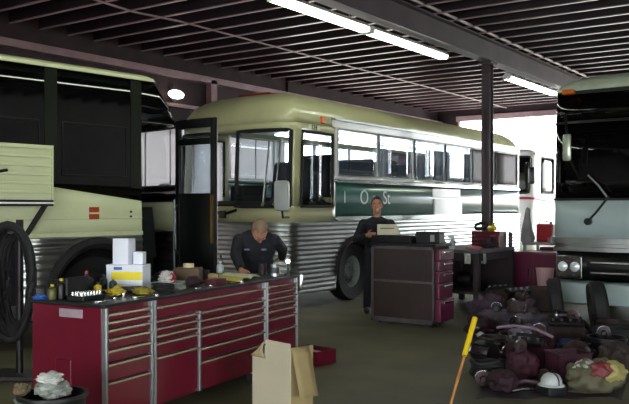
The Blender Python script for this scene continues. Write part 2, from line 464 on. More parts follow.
m = MB(); c = Vector((.85, -.55, 1.72)); q = Matrix.Translation(c) @ Matrix.Rotation(R(-25), 4, 'Y')
m.tube([q @ Vector((.24 * math.cos(a), .24 * math.sin(a), 0)) for a in [2 * PI * k / 20 for k in range(20)]], .016, 6, closed=True)
m.tube([q @ Vector((-.24, 0, 0)), q @ Vector((.24, 0, 0))], .012); m.tube([q @ Vector((0, 0, 0)), (.6, -.55, 1.35)], .025)
m.build('steering_wheel', black, B, smooth=True)
seat_pair(B, 1.15, -.85, -.3, 1.2)
MB().box(1.42, 1.46, -1.12, -.25, 1.14, 2.5).build('driver_screen', dark_int, B)
MB().box(1.42, 1.46, .3, 1.1, 1.14, 2.0).build('driver_screen', dark_int, B)
MB().box(9.8, 9.84, -1.1, 1.1, 1.1, 3.0).build('rear_bulkhead', dark_int, B)
MB().box(1.6, 9.7, -1.0, 1.0, 3.0, 3.02).build('bounce_panel', white_p, B)  # white ceiling added to bounce the strip light
for yy in (-.4, .4): MB().box(1.9, 9.6, yy - .05, yy + .05, 2.93, 2.96, .01).build('fill_strip', MATS.get('cabin_fill_glow') or emis('cabin_fill_glow', 'f4f8ff', 10), B)  # glowing strips added to brighten the windows, no lamps known here
for sd in (-1, 1):
    for k in (4, 5): MB().box(wx[k] + .03, wx[k + 1] - .03, sd * 1.13 - .008, sd * 1.13 + .008, 2.1, 2.96).build('window_blind', mat('plum_blind', '574850', .8, var=.12), B)
MB().box(7.0, 9.8, -.05, 0, 1.14, 2.95).build('washroom_wall', dark_int, B)
bus.shell('front_bumper', [(.3, .03), (.34, .09), (.56, .09), (.6, .03)], steel, lambda x, y, z: x < .4, thick=.04)
for sd in (-1, 1):
    o = MB().lathe([(.0, -.02), (.1, -.02), (.15, 0), (.165, .05), (.15, .06), (.0, .06)], (.16, sd * .78, 1.5), 20, 'X').build('headlight_pod', black, B, smooth=True)
    MB().lathe([(0, -.05), (.06, -.045), (.1, -.025), (.1, 0)], (.15, sd * .78, 1.5), 18, 'X').build('lens', chrome, o, smooth=True)
for yy, dx in ((-.80, .0), (-.97, .07)):
    m = MB(); m.tube([(.02 + dx, yy, 1.68), (.05 + dx, yy - .03, 2.1), (.09 + dx, yy - .07, 2.66)], .014); m.cyl((.06 + dx, yy, 1.66), (-.0 + dx, yy, 1.66), .03)
    m.build('wiper', chrome, B)
mir = mat('mirror_shell', 'b9bebc', .3, .2, var=.06)
o = MB().tube([(.2, -1.16, 1.46), (-.02, -1.22, 1.46), (-.08, -1.25, 1.58)], .02).build('mirror_arm', black, B)
MB().box(-.13, -.04, -1.38, -1.12, 1.56, 2.02, .04).build('mirror', mir, o, smooth=True)
o = MB().tube([(.2, 1.16, 1.46), (-.02, 1.22, 1.46), (-.08, 1.25, 1.58)], .02).build('mirror_arm', black, B)
MB().box(-.13, -.04, 1.12, 1.38, 1.56, 2.02, .04).build('mirror', mir, o, smooth=True)
m = MB(); m.tube([(-.02, -.28, 1.57), (-.02, 0, 1.5), (-.02, .28, 1.57)], .025); m.box(-.05, 0, -.06, .06, 1.44, 1.56, .01)
m.build('nose_emblem', black, B)
o = MB().box(1.02, 1.12, -h - .03, -h + .02, 2.98, 3.1, .01).build('marker_lamp', amber, B)
m = MB().box(.66, 1.0, -h - .004, -h + .01, 2.86, 2.94).build('number_plate', pale, B)
text_mesh('number', '124', .11, mat('brown_ink', '3b2c14', .6), B, Matrix.Translation((.83, -h - .006, 2.9)) @ Matrix.Rotation(PI / 2, 4, 'X'))
for tx, txt, sz in ((2.36, 'O', .36), (2.69, 'r', .3), (3.14, 'St', .34), (1.73, 'l', .3)):
    text_mesh('lettering', txt, sz, lettering, B, Matrix.Translation((tx, -h - .004, 1.78)) @ Matrix.Rotation(PI / 2, 4, 'X'), .001)
MB().box(5.0, 6.3, -h - .012, -h + .01, 1.82, 2.0, .01).build('glare_panel', white_p, B)  # daylight glare on the bus side put into white panels
MB().box(5.05, 6.35, -h - .03, -h + .01, 1.46, 1.79, .01).build('lower_glare_panel', white_p, B)  # white here carries the same daylight glare
MB().box(.75, 1.5, -.35, .35, 3.38, 3.54, .03).build('roof_lamp', mat('dull_red_lens', '7a2016', .4), B)

# --- the black and pale bus at the left: nose away from the camera
a0 = math.sin(R(41.1)), math.cos(R(41.1))
o_ld = Vector((-3.38, 8.96)) + Vector(a0) * 2.72             # nose, on the line of its visible side
d_w = cw(a0[0], a0[1]); rz = math.atan2(-d_w.y, -d_w.x)
side_n = Vector((-math.sin(rz), math.cos(rz), 0))             # local +y
org = cw(o_ld.x, o_ld.y) - side_n * 1.27
L_ = thing('bus', (org.x, org.y, 0), rz, 'black bus with pale lower panels and smoked windows, its entrance door folded open', 'bus')
lb = Bus(12, 2.54, .36, 2.6, .3, [.95, 2.30, 1.02, 2.62, 3.9, 4.6], [(1.62, .66, .52), (9.2, .66, .52)],
         rake=lambda z: .07 * max(0, z - 1.2) + .62 * max(0, z - 2.35) ** 2.2, root=L_)
dop = lambda x, y: y > 1.0 and .2 < x < .95
bay = lambda x, y, z: y > 1.2 and 2.62 < x < 4.6 and .5 < z < 1.25
zt = lambda x: lerp(1.69, 1.9, min(1, max(0, (x - .9) / 1.7)))
lb.shell('lower_panel', ribs(.32, .5, .09) + ribs(.5, 1.25, .09)[0:] + [(1.28, 0.)], steel, lambda x, y, z: not dop(x, y) and not bay(x, y, z))
lb.shell('belt_panel', [1.28, 1.42, 1.55, 1.9], pale, lambda x, y, z: not dop(x, y), zf=lambda x, z: zt(x) if z > 1.8 else z, clampz=False)
lb.shell('belt_trim', [(1.26, 0), (1.265, .02), (1.31, .02), (1.315, 0)], pale, lambda x, y, z: not dop(x, y), clampz=False)
lb.shell('belt_trim', [(1.47, 0), (1.475, .008), (1.49, .008), (1.495, 0)], pale, lambda x, y, z: not dop(x, y), clampz=False)
def lk(x, y, z):
    if dop(x, y) and z < 2.72: return False
    if x < .36 and 1.9 < z < 2.72: return False
    if y < -1.2 and .5 < x < 1.0 and 1.9 < z < 2.72: return False
    return True
lb.shell('window_band', [1.69, 1.9, 2.2, 2.5, 2.72, 2.95, 3.25], black_gloss, lk, zf=lambda x, z: zt(x) if z < 1.75 else z, clampz=False)
lb.roof('roof', 3.25, .14, pale, 1.2, 1.2, .4)
lb.shell('roof_rail', [(3.24, 0), (3.245, .025), (3.285, .025), (3.29, 0)], pale, out=.003, clampz=False)
lb.window(lb.fidx(-1.2, 0), 1.9, 2.72, rubber, wshield, .03, name='windshield')
lb.window(lb.fidx(0, 1.2), 1.9, 2.72, rubber, wshield, .03, name='windshield')
olive = mat('green_reflection_trim', '1b1e17', .2, var=.2)  # green light reflections painted into the pillar colour
for xp in (1.05, 2.25, 3.6, 5.0):
    m = MB(); ii = None
    m.box(xp - .08, xp + .08, 1.262, 1.278, 1.86 if xp < 2 else 1.92, 3.24); m.build('window_pillar', olive, L_)
for x0, x1 in ((1.2, 2.1), (2.4, 3.5), (3.75, 4.9)):
    m = MB(); m.tube([(x0, 1.275, 2.0), (x1, 1.275, 2.0), (x1, 1.275, 2.62), (x0, 1.275, 2.62)], .012, 6, closed=True); m.build('window_seal', rubber, L_)
for xw in (1.62, 9.2):
    for sd in (-1, 1):
        wheel(L_, xw, sd * 1.08, sd, .52, mat('dark_hub', '1a1a1a', .6, var=.3)); arch_ring(lb, xw, .66, .52, sd, rubber, .07)
    inner_box(L_, xw - .66, xw + .66, -.9, .9, .25, 1.2, dark_int, 'axle_housing')
inner_box(L_, 1.0, 2.4, -1.2, .3, 1.2, 1.3, dark_int, 'cabin_floor')
inner_box(L_, .1, 1.0, -1.2, .4, .5, .9, dark_int, 'cab_floor')
inner_box(L_, .3, .96, .4, 1.22, .35, .42, dark_int, 'entrance_step'); inner_box(L_, .3, .96, .4, .95, .42, .66, dark_int, 'entrance_step')
inner_box(L_, 1.3, 1.34, -1.2, 1.2, 1.2, 3.15, dark_int, 'cab_bulkhead')
MB().prism([(.12, .9), (.55, .9), (.5, 1.5), (.2, 1.62)], -1.15, .5, 'Y').build('dashboard', dark_int, L_)
seat_pair(L_, .75, -.9, -.35, .95)
inner_box(L_, 2.6, 4.62, -1.1, -1.05, .45, 1.3, dark_int, 'luggage_bay'); inner_box(L_, 2.58, 2.6, -1.1, 1.22, .45, 1.28, dark_int, 'luggage_bay'); inner_box(L_, 2.6, 4.62, -1.1, 1.22, .42, .47, dark_int, 'luggage_bay')
inner_box(L_, 4.62, 4.64, -1.1, 1.22, .45, 1.28, dark_int, 'luggage_bay')
# entrance door, hinged at its front edge and swung out
hg = Vector((.33, 1.2, 0)); q = Matrix.Translation(hg) @ Matrix.Rotation(R(2), 4, 'Z')
m = MB()
for b in ((0, .08, .36, 2.78), (.68, .76, .36, 2.78)): m.box(-.03, .03, b[0], b[1], b[2], b[3], .01)
m.box(-.03, .03, .08, .68, 2.66, 2.78); m.box(-.03, .03, .08, .68, 1.70, 1.80); m.box(-.03, .03, .08, .68, .36, .44); m.box(-.02, .02, .08, .68, .44, 1.70)
m.box(-.03, .03, .08, .68, 2.44, 2.52)
dr = m.build('door', black, L_, M=q)
MB().box(-.006, .006, .08, .68, 1.8, 2.66).build('pane', win, dr, M=q)
MB().tube([(.05, .08, 1.0), (.09, .08, 1.05), (.09, .08, 1.6), (.05, .08, 1.65)], .016).build('grab_rail', chrome, dr, M=q)
MB().box(.03, .045, .70, .74, 1.15, 1.78).build('edge_strip', mat('brass', '8a6a3a', .35, .9), dr, M=q)
MB().tube([(.08, .04, .4), (.08, .04, 1.72)], .014).build('hinge_rod', alu, dr, M=q)
o = MB().box(1.60, 1.74, 1.27, 1.285, 1.47, 1.62, .006).build('marker_lamp', mat('red_amber_lens', 'a2401c', .3), L_)
MB().box(1.595, 1.745, 1.28, 1.292, 1.535, 1.555).build('lens_bar', pale, o)
m = MB()
for z in (1.5, 1.56): m.cyl((1.13, 1.265, z), (1.13, 1.285, z), .014, seg=10)
m.build('door_lock', black, L_)
# raised fluted luggage door
q = Matrix.Translation((0, 1.46, 0))
b = MB(); zz = 1.70
prof = []
n = 6
for k in range(n):
    z = zz + k * .1; prof += [(0, z), (.006, z + .03), (.006, z + .07), (.024, z + .076), (.024, z + .094)]
prof += [(0, zz + .62), (-.03, zz + .62), (-.03, zz)]
b.prism([(y, z) for y, z in prof], 2.36, 4.4, 'X')
ld = b.build('luggage_door', pale, L_, M=q)
MB().box(2.34, 4.4, -.035, .03, 1.63, 1.70, .008).build('bottom_seal', black, ld, M=q)
MB().box(2.34, 4.4, .03, .036, 1.655, 1.675).build('reflector_strip', white_p, ld, M=q)
MB().box(2.345, 2.36, -.03, .03, 1.7, 2.32).build('edge_trim', pale, ld, M=q)
MB().cyl((2.40, 1.45, 1.68), (2.56, 1.25, 1.28), .03).build('door_strut', rubber, ld); MB().cyl((4.3, 1.45, 1.68), (4.3, 1.25, 1.28), .03).build('door_strut', rubber, ld)
m = MB(); m.tube([(2.92, .035, 2.02), (2.92, .06, 2.02), (3.08, .06, 1.99), (3.14, .06, 1.98)], .018); m.build('latch', black, ld, M=q)

# --- the bus at the right: only its nose shows
R_ = thing('bus', (-3.83 - -1.28, 11.2, 0), PI / 2, 'pale grey bus with a black glass front, rectangular headlight and chrome bands', 'bus')
rb = Bus(11.5, 2.56, .26, 3.6, .3, [], [(2.3, .62, .5)], rake=lambda z: .05 * max(0, z - 1.7) + .1 * max(0, z - 2.75) ** 1.5, root=R_)
rb.shell('lower_panel', [.3, .62, 1.0], grey_p, lambda x, y, z: x > .26)
rb.shell('bumper', [(.27, .0), (.29, .07), (.56, .08), (.6, .0)], grey_p, lambda x, y, z: x < .5, clampz=False)
rb.shell('grille_panel', [.6, .8, 1.0], black, lambda x, y, z: x <= .26, out=-.02)
rb.shell('chrome_band', [(1.0, 0), (1.005, .02), (1.06, .02), (1.065, 0), (1.11, 0), (1.115, .025), (1.19, .025), (1.195, 0)], steel, clampz=False)
rb.shell('front_panel', [1.195, 1.45, 1.73], grey_p)
rb.shell('windshield', [1.73, 2.0, 2.4, 2.8], black_gloss, out=-.003)
rb.shell('header_glass', [2.82, 3.0, 3.26], black_gloss, out=-.002)
rb.shell('glazing_bar', [(2.79, 0), (2.795, .012), (2.825, .012), (2.83, 0)], black)
rb.shell('glazing_bar', [(1.71, 0), (1.715, .014), (1.74, .014), (1.745, 0)], rubber)
rb.roof('roof', 3.26, .26, mat('pale_roof', 'a9b39c', .4, var=.05), .9, .9, .6)
for (yy, lab) in ((1.02, 0), (-1.02, 0)):
    o = MB().box(-.045, .02, yy - .2, yy + .16, .63, .94, .015).build('headlight', chrome, R_)
    for s in (-.1, .07):
        MB().lathe([(.0, -.062), (.05, -.058), (.07, -.045)], (0, yy + s, .79), 16, 'X').build('lens', mat('headlamp_glass', 'cfd6da', .08, .3), o, smooth=True)
m = MB()
for z in (.70, .84): m.box(-.03, .0, -.75, .72, z, z + .035, .008)
m.build('grille_bar', chrome, R_)
m = MB(); m.cyl((-.0, .74, 1.42), (-.07, .74, 1.42), .05); m.tube([(-.06, .74, 1.42), (-.07, .62, 1.55), (-.06, .46, 1.76)], .016); m.build('wiper_arm', black, R_)
MB().tube([(-.045, .74, 2.06), (-.05, .6, 1.92), (-.05, .47, 1.74)], .014).build('wiper_blade', alu, R_)
MB().box(.0, .12, .95, 1.12, 3.2, 3.27, .02).build('marker_lamp', amber, R_)
m = MB(); m.tube([(.06, 1.15, 2.95), (-.2, 1.0, 2.9), (-.26, .96, 2.62)], .018); mm = m.build('mirror_arm', black, R_)
MB().box(-.29, -.23, .9, 1.02, 2.25, 2.62, .03).build('mirror', mat('mirror_back', 'a9b09c', .25, .4), mm, smooth=True)
wheel(R_, 2.3, 1.08, 1, .5); wheel(R_, 2.3, -1.08, -1, .5)
inner_box(R_, 1.7, 2.9, -.9, .9, .25, 1.1, dark_int, 'axle_housing')
inner_box(R_, .3, 11.3, -1.1, 1.1, .35, .4, dark_int, 'underbody')

# --- the white bus standing in the far doorway
W_ = thing('bus', (-8.55 - 1.25, 23.3, 0), PI / 2, 'white bus with a red stripe standing in the bright far doorway', 'bus')
cb = Bus(9, 2.5, .4, 2.8, .3, [.5, .85, 2.0, 2.3, 3.4], [(2.2, .55, .48)], rake=lambda z: .08 * max(0, z - 1.5), root=W_)
cb.shell('lower_panel', [.3, .7, 1.2, 1.9], white_p)
cb.shell('stripe', [(1.86, .006), (1.93, .006)], mat('red_stripe', 'b03a48', .4), zf=lambda x, z: z - .05 * min(x, 4))
def ck(x, y, z):
    if not 2.05 < z < 3.15: return True
    if x < .4: return not (.05 < abs(y) < 1.12)
    return not (.85 < x < 2.0 or 2.3 < x < 3.4)
cb.shell('upper_panel', [1.9, 2.05, 2.6, 3.15, 3.25], white_p, ck)
cb.roof('roof', 3.25, .2, white_p, 1, 1)
for sd in (-1, 1):
    cb.window(cb.fidx(-1.13, -.04) if sd < 0 else cb.fidx(.04, 1.13), 2.05, 3.15, rubber, black_gloss, .035, name='windshield')
    for a, b in ((.85, 2.0), (2.3, 3.4)): cb.window(cb.idx(sd, a, b), 2.05, 3.15, rubber, black_gloss, .025, name='side_window')
    wheel(W_, 2.2, sd * 1.06, sd, .48)
    o = MB().tube([(.1, sd * 1.2, 3.1), (-.25, sd * 1.36, 3.05), (-.3, sd * 1.38, 2.8)], .02).build('mirror_arm', black, W_)
    MB().box(-.36, -.28, sd * 1.38 - .1, sd * 1.38 + .1, 2.3, 2.8, .03).build('mirror', black, o, smooth=True)
# ------------------------------------------------------------------ more materials
from mathutils import noise as NZ
card = mat('cardboard', '8a7a52', .85, var=.08, scale=5)
card_d = mat('dark_cardboard', '5e4a3a', .85, var=.12, scale=5)
card_w = mat('white_board', 'd4d8e2', .75, var=.05, scale=4)
paper = mat('paper', 'cfd3b4', .8, var=.05, scale=8)
paper_y = mat('yellow_paper', 'b7a852', .8, var=.08, scale=8)
yellow = mat('yellow_plastic', 'b9a41c', .45, var=.12)
yellow_b = mat('bright_yellow_paint', 'd9b90e', .4, var=.08)
wood = mat('ash_wood', 'a9743a', .55, var=.2, scale=9)
cab_back = mat('weathered_brown_panel', '2f211e', .65, var=.25, scale=2.2, dirt='2e2b2c', dirt_amt=.8)
plum = mat('plum_red_paint', '5c1d37', .35, var=.12, scale=3, coat=.3)
plum_d = mat('dark_plum_cloth', '260d18', .85, var=.3, scale=7)
dkred = mat('dark_red_cloth', '340b1b', .85, var=.3, scale=7)
oily = mat('oily_iron', '241f22', .42, .5, var=.4, scale=8, bump=.3)
oily2 = mat('rusty_iron', '3a2a2a', .6, .35, var=.4, scale=8, bump=.3)
grime = mat('grimy_grey', '4d474a', .6, var=.3, scale=6, bump=.2)
cloth_g = mat('grey_rag', '8b9088', .9, var=.2, scale=7)
cloth_p = mat('pale_lilac_cloth', '6f6878', .9, var=.2, scale=7)
blue = mat('blue_cloth', '1d2f66', .8, var=.2)
blue_l = mat('blue_plastic', '2456a8', .4, var=.1)
black_p = mat('black_plastic', '101113', .45, var=.3)
clear = mat('milky_plastic', 'a8b4b4', .3, var=.08)
pinkish = mat('pink_plastic', 'b06a72', .5, var=.1)
red_pl = mat('red_plastic', 'a51826', .4, var=.1)
wood_d = mat('dark_bench_wood', '2b2023', .7, var=.3, scale=6)
bench_t = mat('worn_bench_top', '5c585c', .6, var=.25, scale=5)

def blob(c, rad, seed, amp=.25, freq=2.2, sub=3, flat=None):
    m = MB(); m.ell((0, 0, 0), 1.0, sub=sub)
    for v in m.bm.verts:
        n = v.co.normalized(); q = 1 + amp * NZ.noise(n * freq + Vector((seed * 3.1, seed * 1.7, seed))) + amp * .5 * NZ.noise(n * freq * 2.7 + Vector((seed, 0, 0)))
        v.co = Vector((n.x * rad[0] * q + c[0], n.y * rad[1] * q + c[1], n.z * rad[2] * q + c[2]))
        if flat is not None: v.co.z = max(v.co.z, flat)
    return m
def single(name, mb, m, loc, rz, label, cat, group=None, smooth=True, rx=0, ry=0, **k):
    o = mb.build(name, m, None, smooth=smooth, **k); place(o, loc, rz, rx, ry); return tag(o, label, cat, group)

# ------------------------------------------------------------------ red tool cabinets in a row
TX, TL = (.466, .885), (-1.436, 5.47)
tz = math.atan2(TX[0] * SN + TX[1] * CS, TX[0] * CS - TX[1] * SN)
def TP(t, v=0., z=0.):
    return cw(TL[0] + TX[0] * t - TX[1] * v, TL[1] + TX[1] * t + TX[0] * v, z)
pull = mat('pale_drawer_pull', 'c9c3ae', .25, .6, var=.05)
def cabinet(t0, t1, cols, label, ends=(True, True)):
    """cols: list of (x0, x1, [drawer top heights], bottom)"""
    w = t1 - t0
    c = thing('tool_cabinet', TP(t0), tz, label, 'tool cabinet')
    m = MB(); m.box(.004, w - .004, .03, .69, .13, .925, .006); m.build('body', red_p, c)
    MB().box(0, w, .0, .70, .925, .95, .006).build('top_mat', black_p, c)
    for x in (.004, w - .026):
        if ends[0 if x < .1 else 1]: MB().box(x, x + .022, -.012, .03, .14, .925, .004).build('corner_strip', alu, c)
    for (x0, x1, hs, zb) in cols:
        for a, b in zip(hs, hs[1:] + [zb]):
            d = MB().box(x0, x1, .002, .03, b + .012, a, .004).build('drawer', red_p, c)
            MB().prism([(.002, a - .022), (-.014, a - .016), (-.018, a - .002), (.002, a)], x0 + .004, x1 - .004, 'X').build('pull', pull, d)
    for x in (.08, w - .08):
        for y in (.1, .62):
            k = MB().box(x - .025, x + .025, y - .03, y + .03, .1, .135).build('caster', alu, c)
            MB().lathe([(0, -.018), (.05, -.018), (.055, -.01), (.055, .01), (.05, .018), (0, .018)], (x, y, .055), 16, 'X').build('caster_wheel', rubber, k)
    return c
c = cabinet(0, .515, [(.03, .485, [.885, .83, .775, .71, .632, .538, .41], .15)], 'red tool cabinet with seven pale drawer pulls, at the white boxes end of the row')
m = MB().box(-.004, .004, .2, .42, .845, .905, .003); m.build('end_badge', mat('badge_grey', '8d7f84', .4), c)
MB().box(-.006, .004, .3, .46, .2, .55, .01).build('end_pocket', red_p, c)
c = cabinet(.52, 2.125, [(.03, 1.575, [.88], .785), (.03, .555, [.775, .718, .662, .605, .50], .15), (.59, 1.575, [.775, .71, .648, .585, .482, .372], .15)],
        'long red tool cabinet with one wide top drawer, middle of the row')
MB().box(.56, .585, -.012, .03, .14, .785, .004).build('centre_strip', alu, c)
c = cabinet(2.13, 2.72, [(.03, .56, [.885, .825, .77, .715, .655, .58, .46], .15)], 'red tool cabinet with narrow drawers at the fair haired man end of the row')
MB().tube([(.597, .08, .8), (.64, .08, .8), (.64, .64, .8), (.597, .64, .8)], .012).build('end_handle', chrome, c)

ZT = .951
def onT(px, py): return atz(px, py, ZT)
def tb(w, d, h, lid=None):
    return MB().box(-w / 2, w / 2, -d / 2, d / 2, 0, h, .004)
FACE = TH   # faces the photographer
# white boxes
p = TP(.87, .54, ZT)
t = thing('carton', p, TH - R(10), 'wide white carton with a yellow band and blue mark, under two smaller boxes', 'box')
MB().box(-.155, .155, -.085, .085, 0, .205, .003).build('box', card_w, t)
MB().box(-.11, .15, -.0885, -.0845, .085, .15).build('yellow_band', mat('vivid_yellow', 'd8c816', .5, var=.05), t)
MB().box(-.09, -.02, -.0885, -.0845, .165, .188).build('blue_mark', blue_l, t)
single('carton', MB().box(-.07, .07, -.06, .06, 0, .21, .003), card_w, p + Vector((-.03, -.02, .2055)), TH - R(16), 'tall plain white carton standing on the carton with the yellow band', 'box')
single('carton', MB().box(-.04, .04, -.05, .05, 0, .10, .003), card_w, p + Vector((.07, .055, .2055)), TH - R(4), 'small white carton beside the tall plain white carton', 'box')
KT = [(0, 0), (.3, .36), (.84, 1.24), (1.22, 1.62), (1.67, 2.02), (1.83, 2.2), (2.27, 2.43), (2.7, 2.7)]
def TPc(t, v=0., z=0.):
    for (a, A), (b, B_) in zip(KT, KT[1:]):
        if a <= t <= b: return TP(lerp(A, B_, (t - a) / (b - a)), v, z)
    return TP(t, v, z)
# tray with crumpled pack
tp = TPc(.84, .45, ZT)
m = MB(); m.box(-.2, .2, -.13, .13, 0, .006); 
for b in ((-.2, .2, -.13, -.122), (-.2, .2, .122, .13), (-.2, -.192, -.13, .13), (.192, .2, -.13, .13)): m.box(b[0], b[1], b[2], b[3], 0, .03)
single('tray', m, clear, tp, tz, 'pale shallow tray holding the red and white crumpled pack', 'tray', smooth=False)
t = thing('crumpled_pack', (tp.x, tp.y, ZT + .0065), tz + R(20), 'red and white crumpled pack lying in the pale tray', 'pack')
blob((0, 0, .058), (.085, .06, .06), 3, .35, 3.2, sub=4, flat=0).build('wrapper', mat('white_wrapper', 'c8c4c2', .5, var=.1), t)
blob((.02, -.022, .06), (.06, .05, .045), 8, .35, 3.2, sub=4, flat=.012).build('red_panel', red_pl, t)
# cardboard carton with roll, small boxes
q = TPc(1.22, .50, ZT)
single('carton', MB().box(-.11, .11, -.09, .09, 0, .13, .003), card_d, q, tz - R(65), 'brown cardboard carton standing beside the open magazine', 'box')
single('tape_roll', MB().lathe([(.03, 0), (.05, 0), (.05, .035), (.03, .035), (.03, 0)], seg=20), mat('cream_tape', 'c6b98a', .5), (q.x, q.y, ZT + .131), 0, 'cream roll of tape on top of the brown cardboard carton', 'tape')
single('carton', MB().box(-.085, .085, -.05, .05, 0, .055, .003), red_pl if False else mat('maroon_card', '4d1220', .6, var=.1), TPc(1.10, .12, ZT), tz, 'flat maroon box near the front edge of the long cabinet', 'box')
single('carton', MB().box(-.06, .06, -.045, .045, 0, .075, .003), card, TPc(1.33, .30, ZT), tz + R(30), 'small tan box lying against the magazine', 'box')
# magazine and loose sheet
t = thing('magazine', TPc(1.67, .27, ZT), tz + R(12), 'open magazine with yellow and pale pages spread by the fair haired man', 'magazine')
def page(x0, x1, hgt, sg):
    rows = []
    for j in range(5):
        y = -.15 + .3 * j / 4; rows.append([(lerp(x0, x1, i / 8), y, .012 + hgt * math.sin(PI * i / 8) + .004 * j) for i in range(9)])
    return MB().grid(rows)
page(-.24, 0, .022, 1).build('page', paper_y, t, smooth='full', solid=.008)
page(0, .26, .026, 1).build('page', paper, t, smooth='full', solid=.008)
single('paper_sheet', MB().grid([[(lerp(-.1, .1, i / 5), lerp(-.14, .14, j / 5), .003 + .006 * math.sin(i * 1.3 + j)) for i in range(6)] for j in range(6)]), paper, TPc(1.98, .42, ZT + .002), tz + R(50), 'loose pale sheet of paper under the hand of the fair haired man', 'paper', solid=.002)
# bottles, cans and jars
def bottle(p, r, h, m, cap, label, rz=0, cat='bottle', group=None):
    t = thing('bottle', p, rz, label, cat, group)
    MB().lathe([(0, 0), (r * .9, 0), (r, .01), (r, h * .66), (r * .75, h * .76), (r * .32, h * .82), (r * .32, h * .9), (0, h * .9)], seg=18).build('body', m, t, smooth=True)
    MB().lathe([(0, h * .88), (r * .42, h * .88), (r * .42, h), (0, h)], seg=14).build('cap', cap, t)
    return t
def can(p, r, h, m, label, group=None, band=None):
    t = thing('can', p, 0, label, 'can', group)
    MB().lathe([(0, 0), (r, 0), (r, .004), (r * .97, .01), (r * .97, h - .01), (r, h - .004), (r, h), (r * .9, h), (r * .9, h - .006), (0, h - .006)], seg=20).build('shell', m, t, smooth=True)
    if band: MB().lathe([(r * .985, h * .25), (r * .99, h * .25), (r * .99, h * .75), (r * .985, h * .75)], seg=20).build('label_band', band, t, smooth=True)
    return t
bottle(TPc(1.83, .56, ZT), .034, .15, clear, mat('white_cap', 'c9c9c4', .4), 'milky squeeze bottle at the hand of the fair haired man')
bottle(TPc(2.02, .62, ZT), .026, .2, grime, black_p, 'slim grey bottle standing in front of the chest of the fair haired man')
can(TP(2.50, .13, ZT), .042, .115, alu, 'silver can near the front edge of the narrow drawer cabinet', band=grime)
can(TP(2.62, .34, ZT), .04, .105, black_p, 'black can under the fair haired man, near his resting hand', band=oily2)
can(TP(2.66, .21, ZT), .036, .09, mat('dull_pink_can', '6d4a50', .4), 'dull pink can at the far end of the red row')
t = thing('lamp', TP(2.655, .07, ZT), tz, 'small black stand topped by an added glowing bulb at the far end of the red row', 'lamp')  # no real lamp: dark item whose highlight is made to glow
MB().lathe([(0, 0), (.04, 0), (.04, .012), (.012, .02), (.012, .12), (0, .12)], seg=14).build('stand', black_p, t)
MB().ell((0, 0, .135), .02).build('glint', emis('glint_glow', 'ffffff', 14), t, smooth='full')
# clutter by the white boxes
for k, (tt, v, hh, mm, cc, lb) in enumerate([
    (.10, .52, .15, black_p, yellow, 'black bottle with a yellow cap behind the tool pile, end of the red row'),
    (.18, .62, .13, grime, black_p, 'grey bottle beside the black bottle with the yellow cap'),
    (.05, .55, .11, mat('olive_plastic', '4b4a22', .45), yellow, 'short olive bottle with a yellow cap on the red cabinet end'),
    (.26, .50, .10, black_p, red_pl, 'short black bottle with a red cap near the white boxes')]):
    bottle(TPc(tt, v, ZT), .034, hh, mm, cc, lb)
single('work_glove', blob((0, 0, .03), (.09, .055, .03), 4, .4, 2.3, sub=4, flat=0), yellow, TPc(.36, .31, ZT), tz + R(80), 'yellow work glove lying in front of the white boxes', 'glove')
single('work_glove', blob((0, 0, .025), (.08, .05, .028), 14, .4, 2.3, sub=4, flat=0), mat('dull_yellow_cloth', '8a7c24', .8, var=.2), TPc(.47, .20, ZT), tz - R(75), 'dull yellow work glove near the front edge of the seven drawer cabinet', 'glove')
single('rag', blob((0, 0, .022), (.10, .07, .026), 21, .4, 2.3, sub=4, flat=0), mat('olive_rag', '3c3d24', .9, var=.3), TPc(.53, .33, ZT), tz, 'crumpled olive rag between the yellow glove and the pale tray', 'rag')
single('rag', blob((0, 0, .016), (.06, .04, .02), 23, .4, 2.3, sub=4, flat=0), blue_l, TPc(.035, .64, ZT), tz, 'small bright blue rag on the far corner of the red cabinet end', 'rag')
single('rag', blob((0, 0, .02), (.08, .06, .024), 27, .4, 2.3, sub=4, flat=0), cloth_g, TPc(.70, .16, ZT), tz, 'small grey rag in front of the pale tray', 'rag')
def wrench(p, rz, L, label):
    m = MB(); m.box(-L / 2, L / 2, -.009, .009, 0, .007, .002)
    m.lathe([(.011, 0), (.022, 0), (.022, .011), (.011, .011), (.011, 0)], (L / 2 + .012, 0, 0), 16)
    m.prism([(-L / 2, -.012), (-L / 2 - .03, -.024), (-L / 2 - .045, -.014), (-L / 2 - .02, -.006), (-L / 2 - .02, .006), (-L / 2 - .045, .014), (-L / 2 - .03, .024), (-L / 2, .012)], 0, .01, 'Z')
    return single('wrench', m, chrome, p, rz, label, 'wrench', smooth=False)
wrench(TPc(.15, .14, ZT), tz + R(15), .22, 'chrome wrench nearest the end badge of the red cabinet')
wrench(TPc(.40, .07, ZT), tz - R(8), .18, 'short chrome wrench on the front edge below the white boxes')
wrench(TPc(.88, .08, ZT), tz + R(8), .2, 'chrome wrench in front of the pale tray')
wrench(TPc(1.34, .10, ZT), tz - R(10), .2, 'chrome wrench between the maroon box and the magazine')
def ratchet(p, rz, label):
    t = thing('ratchet', p, rz, label, 'ratchet')
    MB().cyl((-.1, 0, .014), (0, 0, .014), .013, .011).build('grip', black_p, t)
    m = MB(); m.cyl((0, 0, .014), (.09, 0, .014), .007); m.cyl((.1, 0, .0), (.1, 0, .03), .02); m.build('head', chrome, t)
ratchet(TPc(.28, .20, ZT), tz + R(8), 'black gripped ratchet lying below the yellow glove')
ratchet(TPc(1.10, .27, ZT), tz - R(15), 'black gripped ratchet behind the flat maroon box')
t = thing('socket_case', TPc(.15, .34, ZT), tz, 'open black socket case on the end of the red row', 'tool case')
MB().box(-.11, .11, -.08, .08, 0, .035, .005).build('tray', black_p, t)
MB().box(-.11, .11, .075, .095, .03, .16, .005).build('lid', black_p, t)
m = MB()
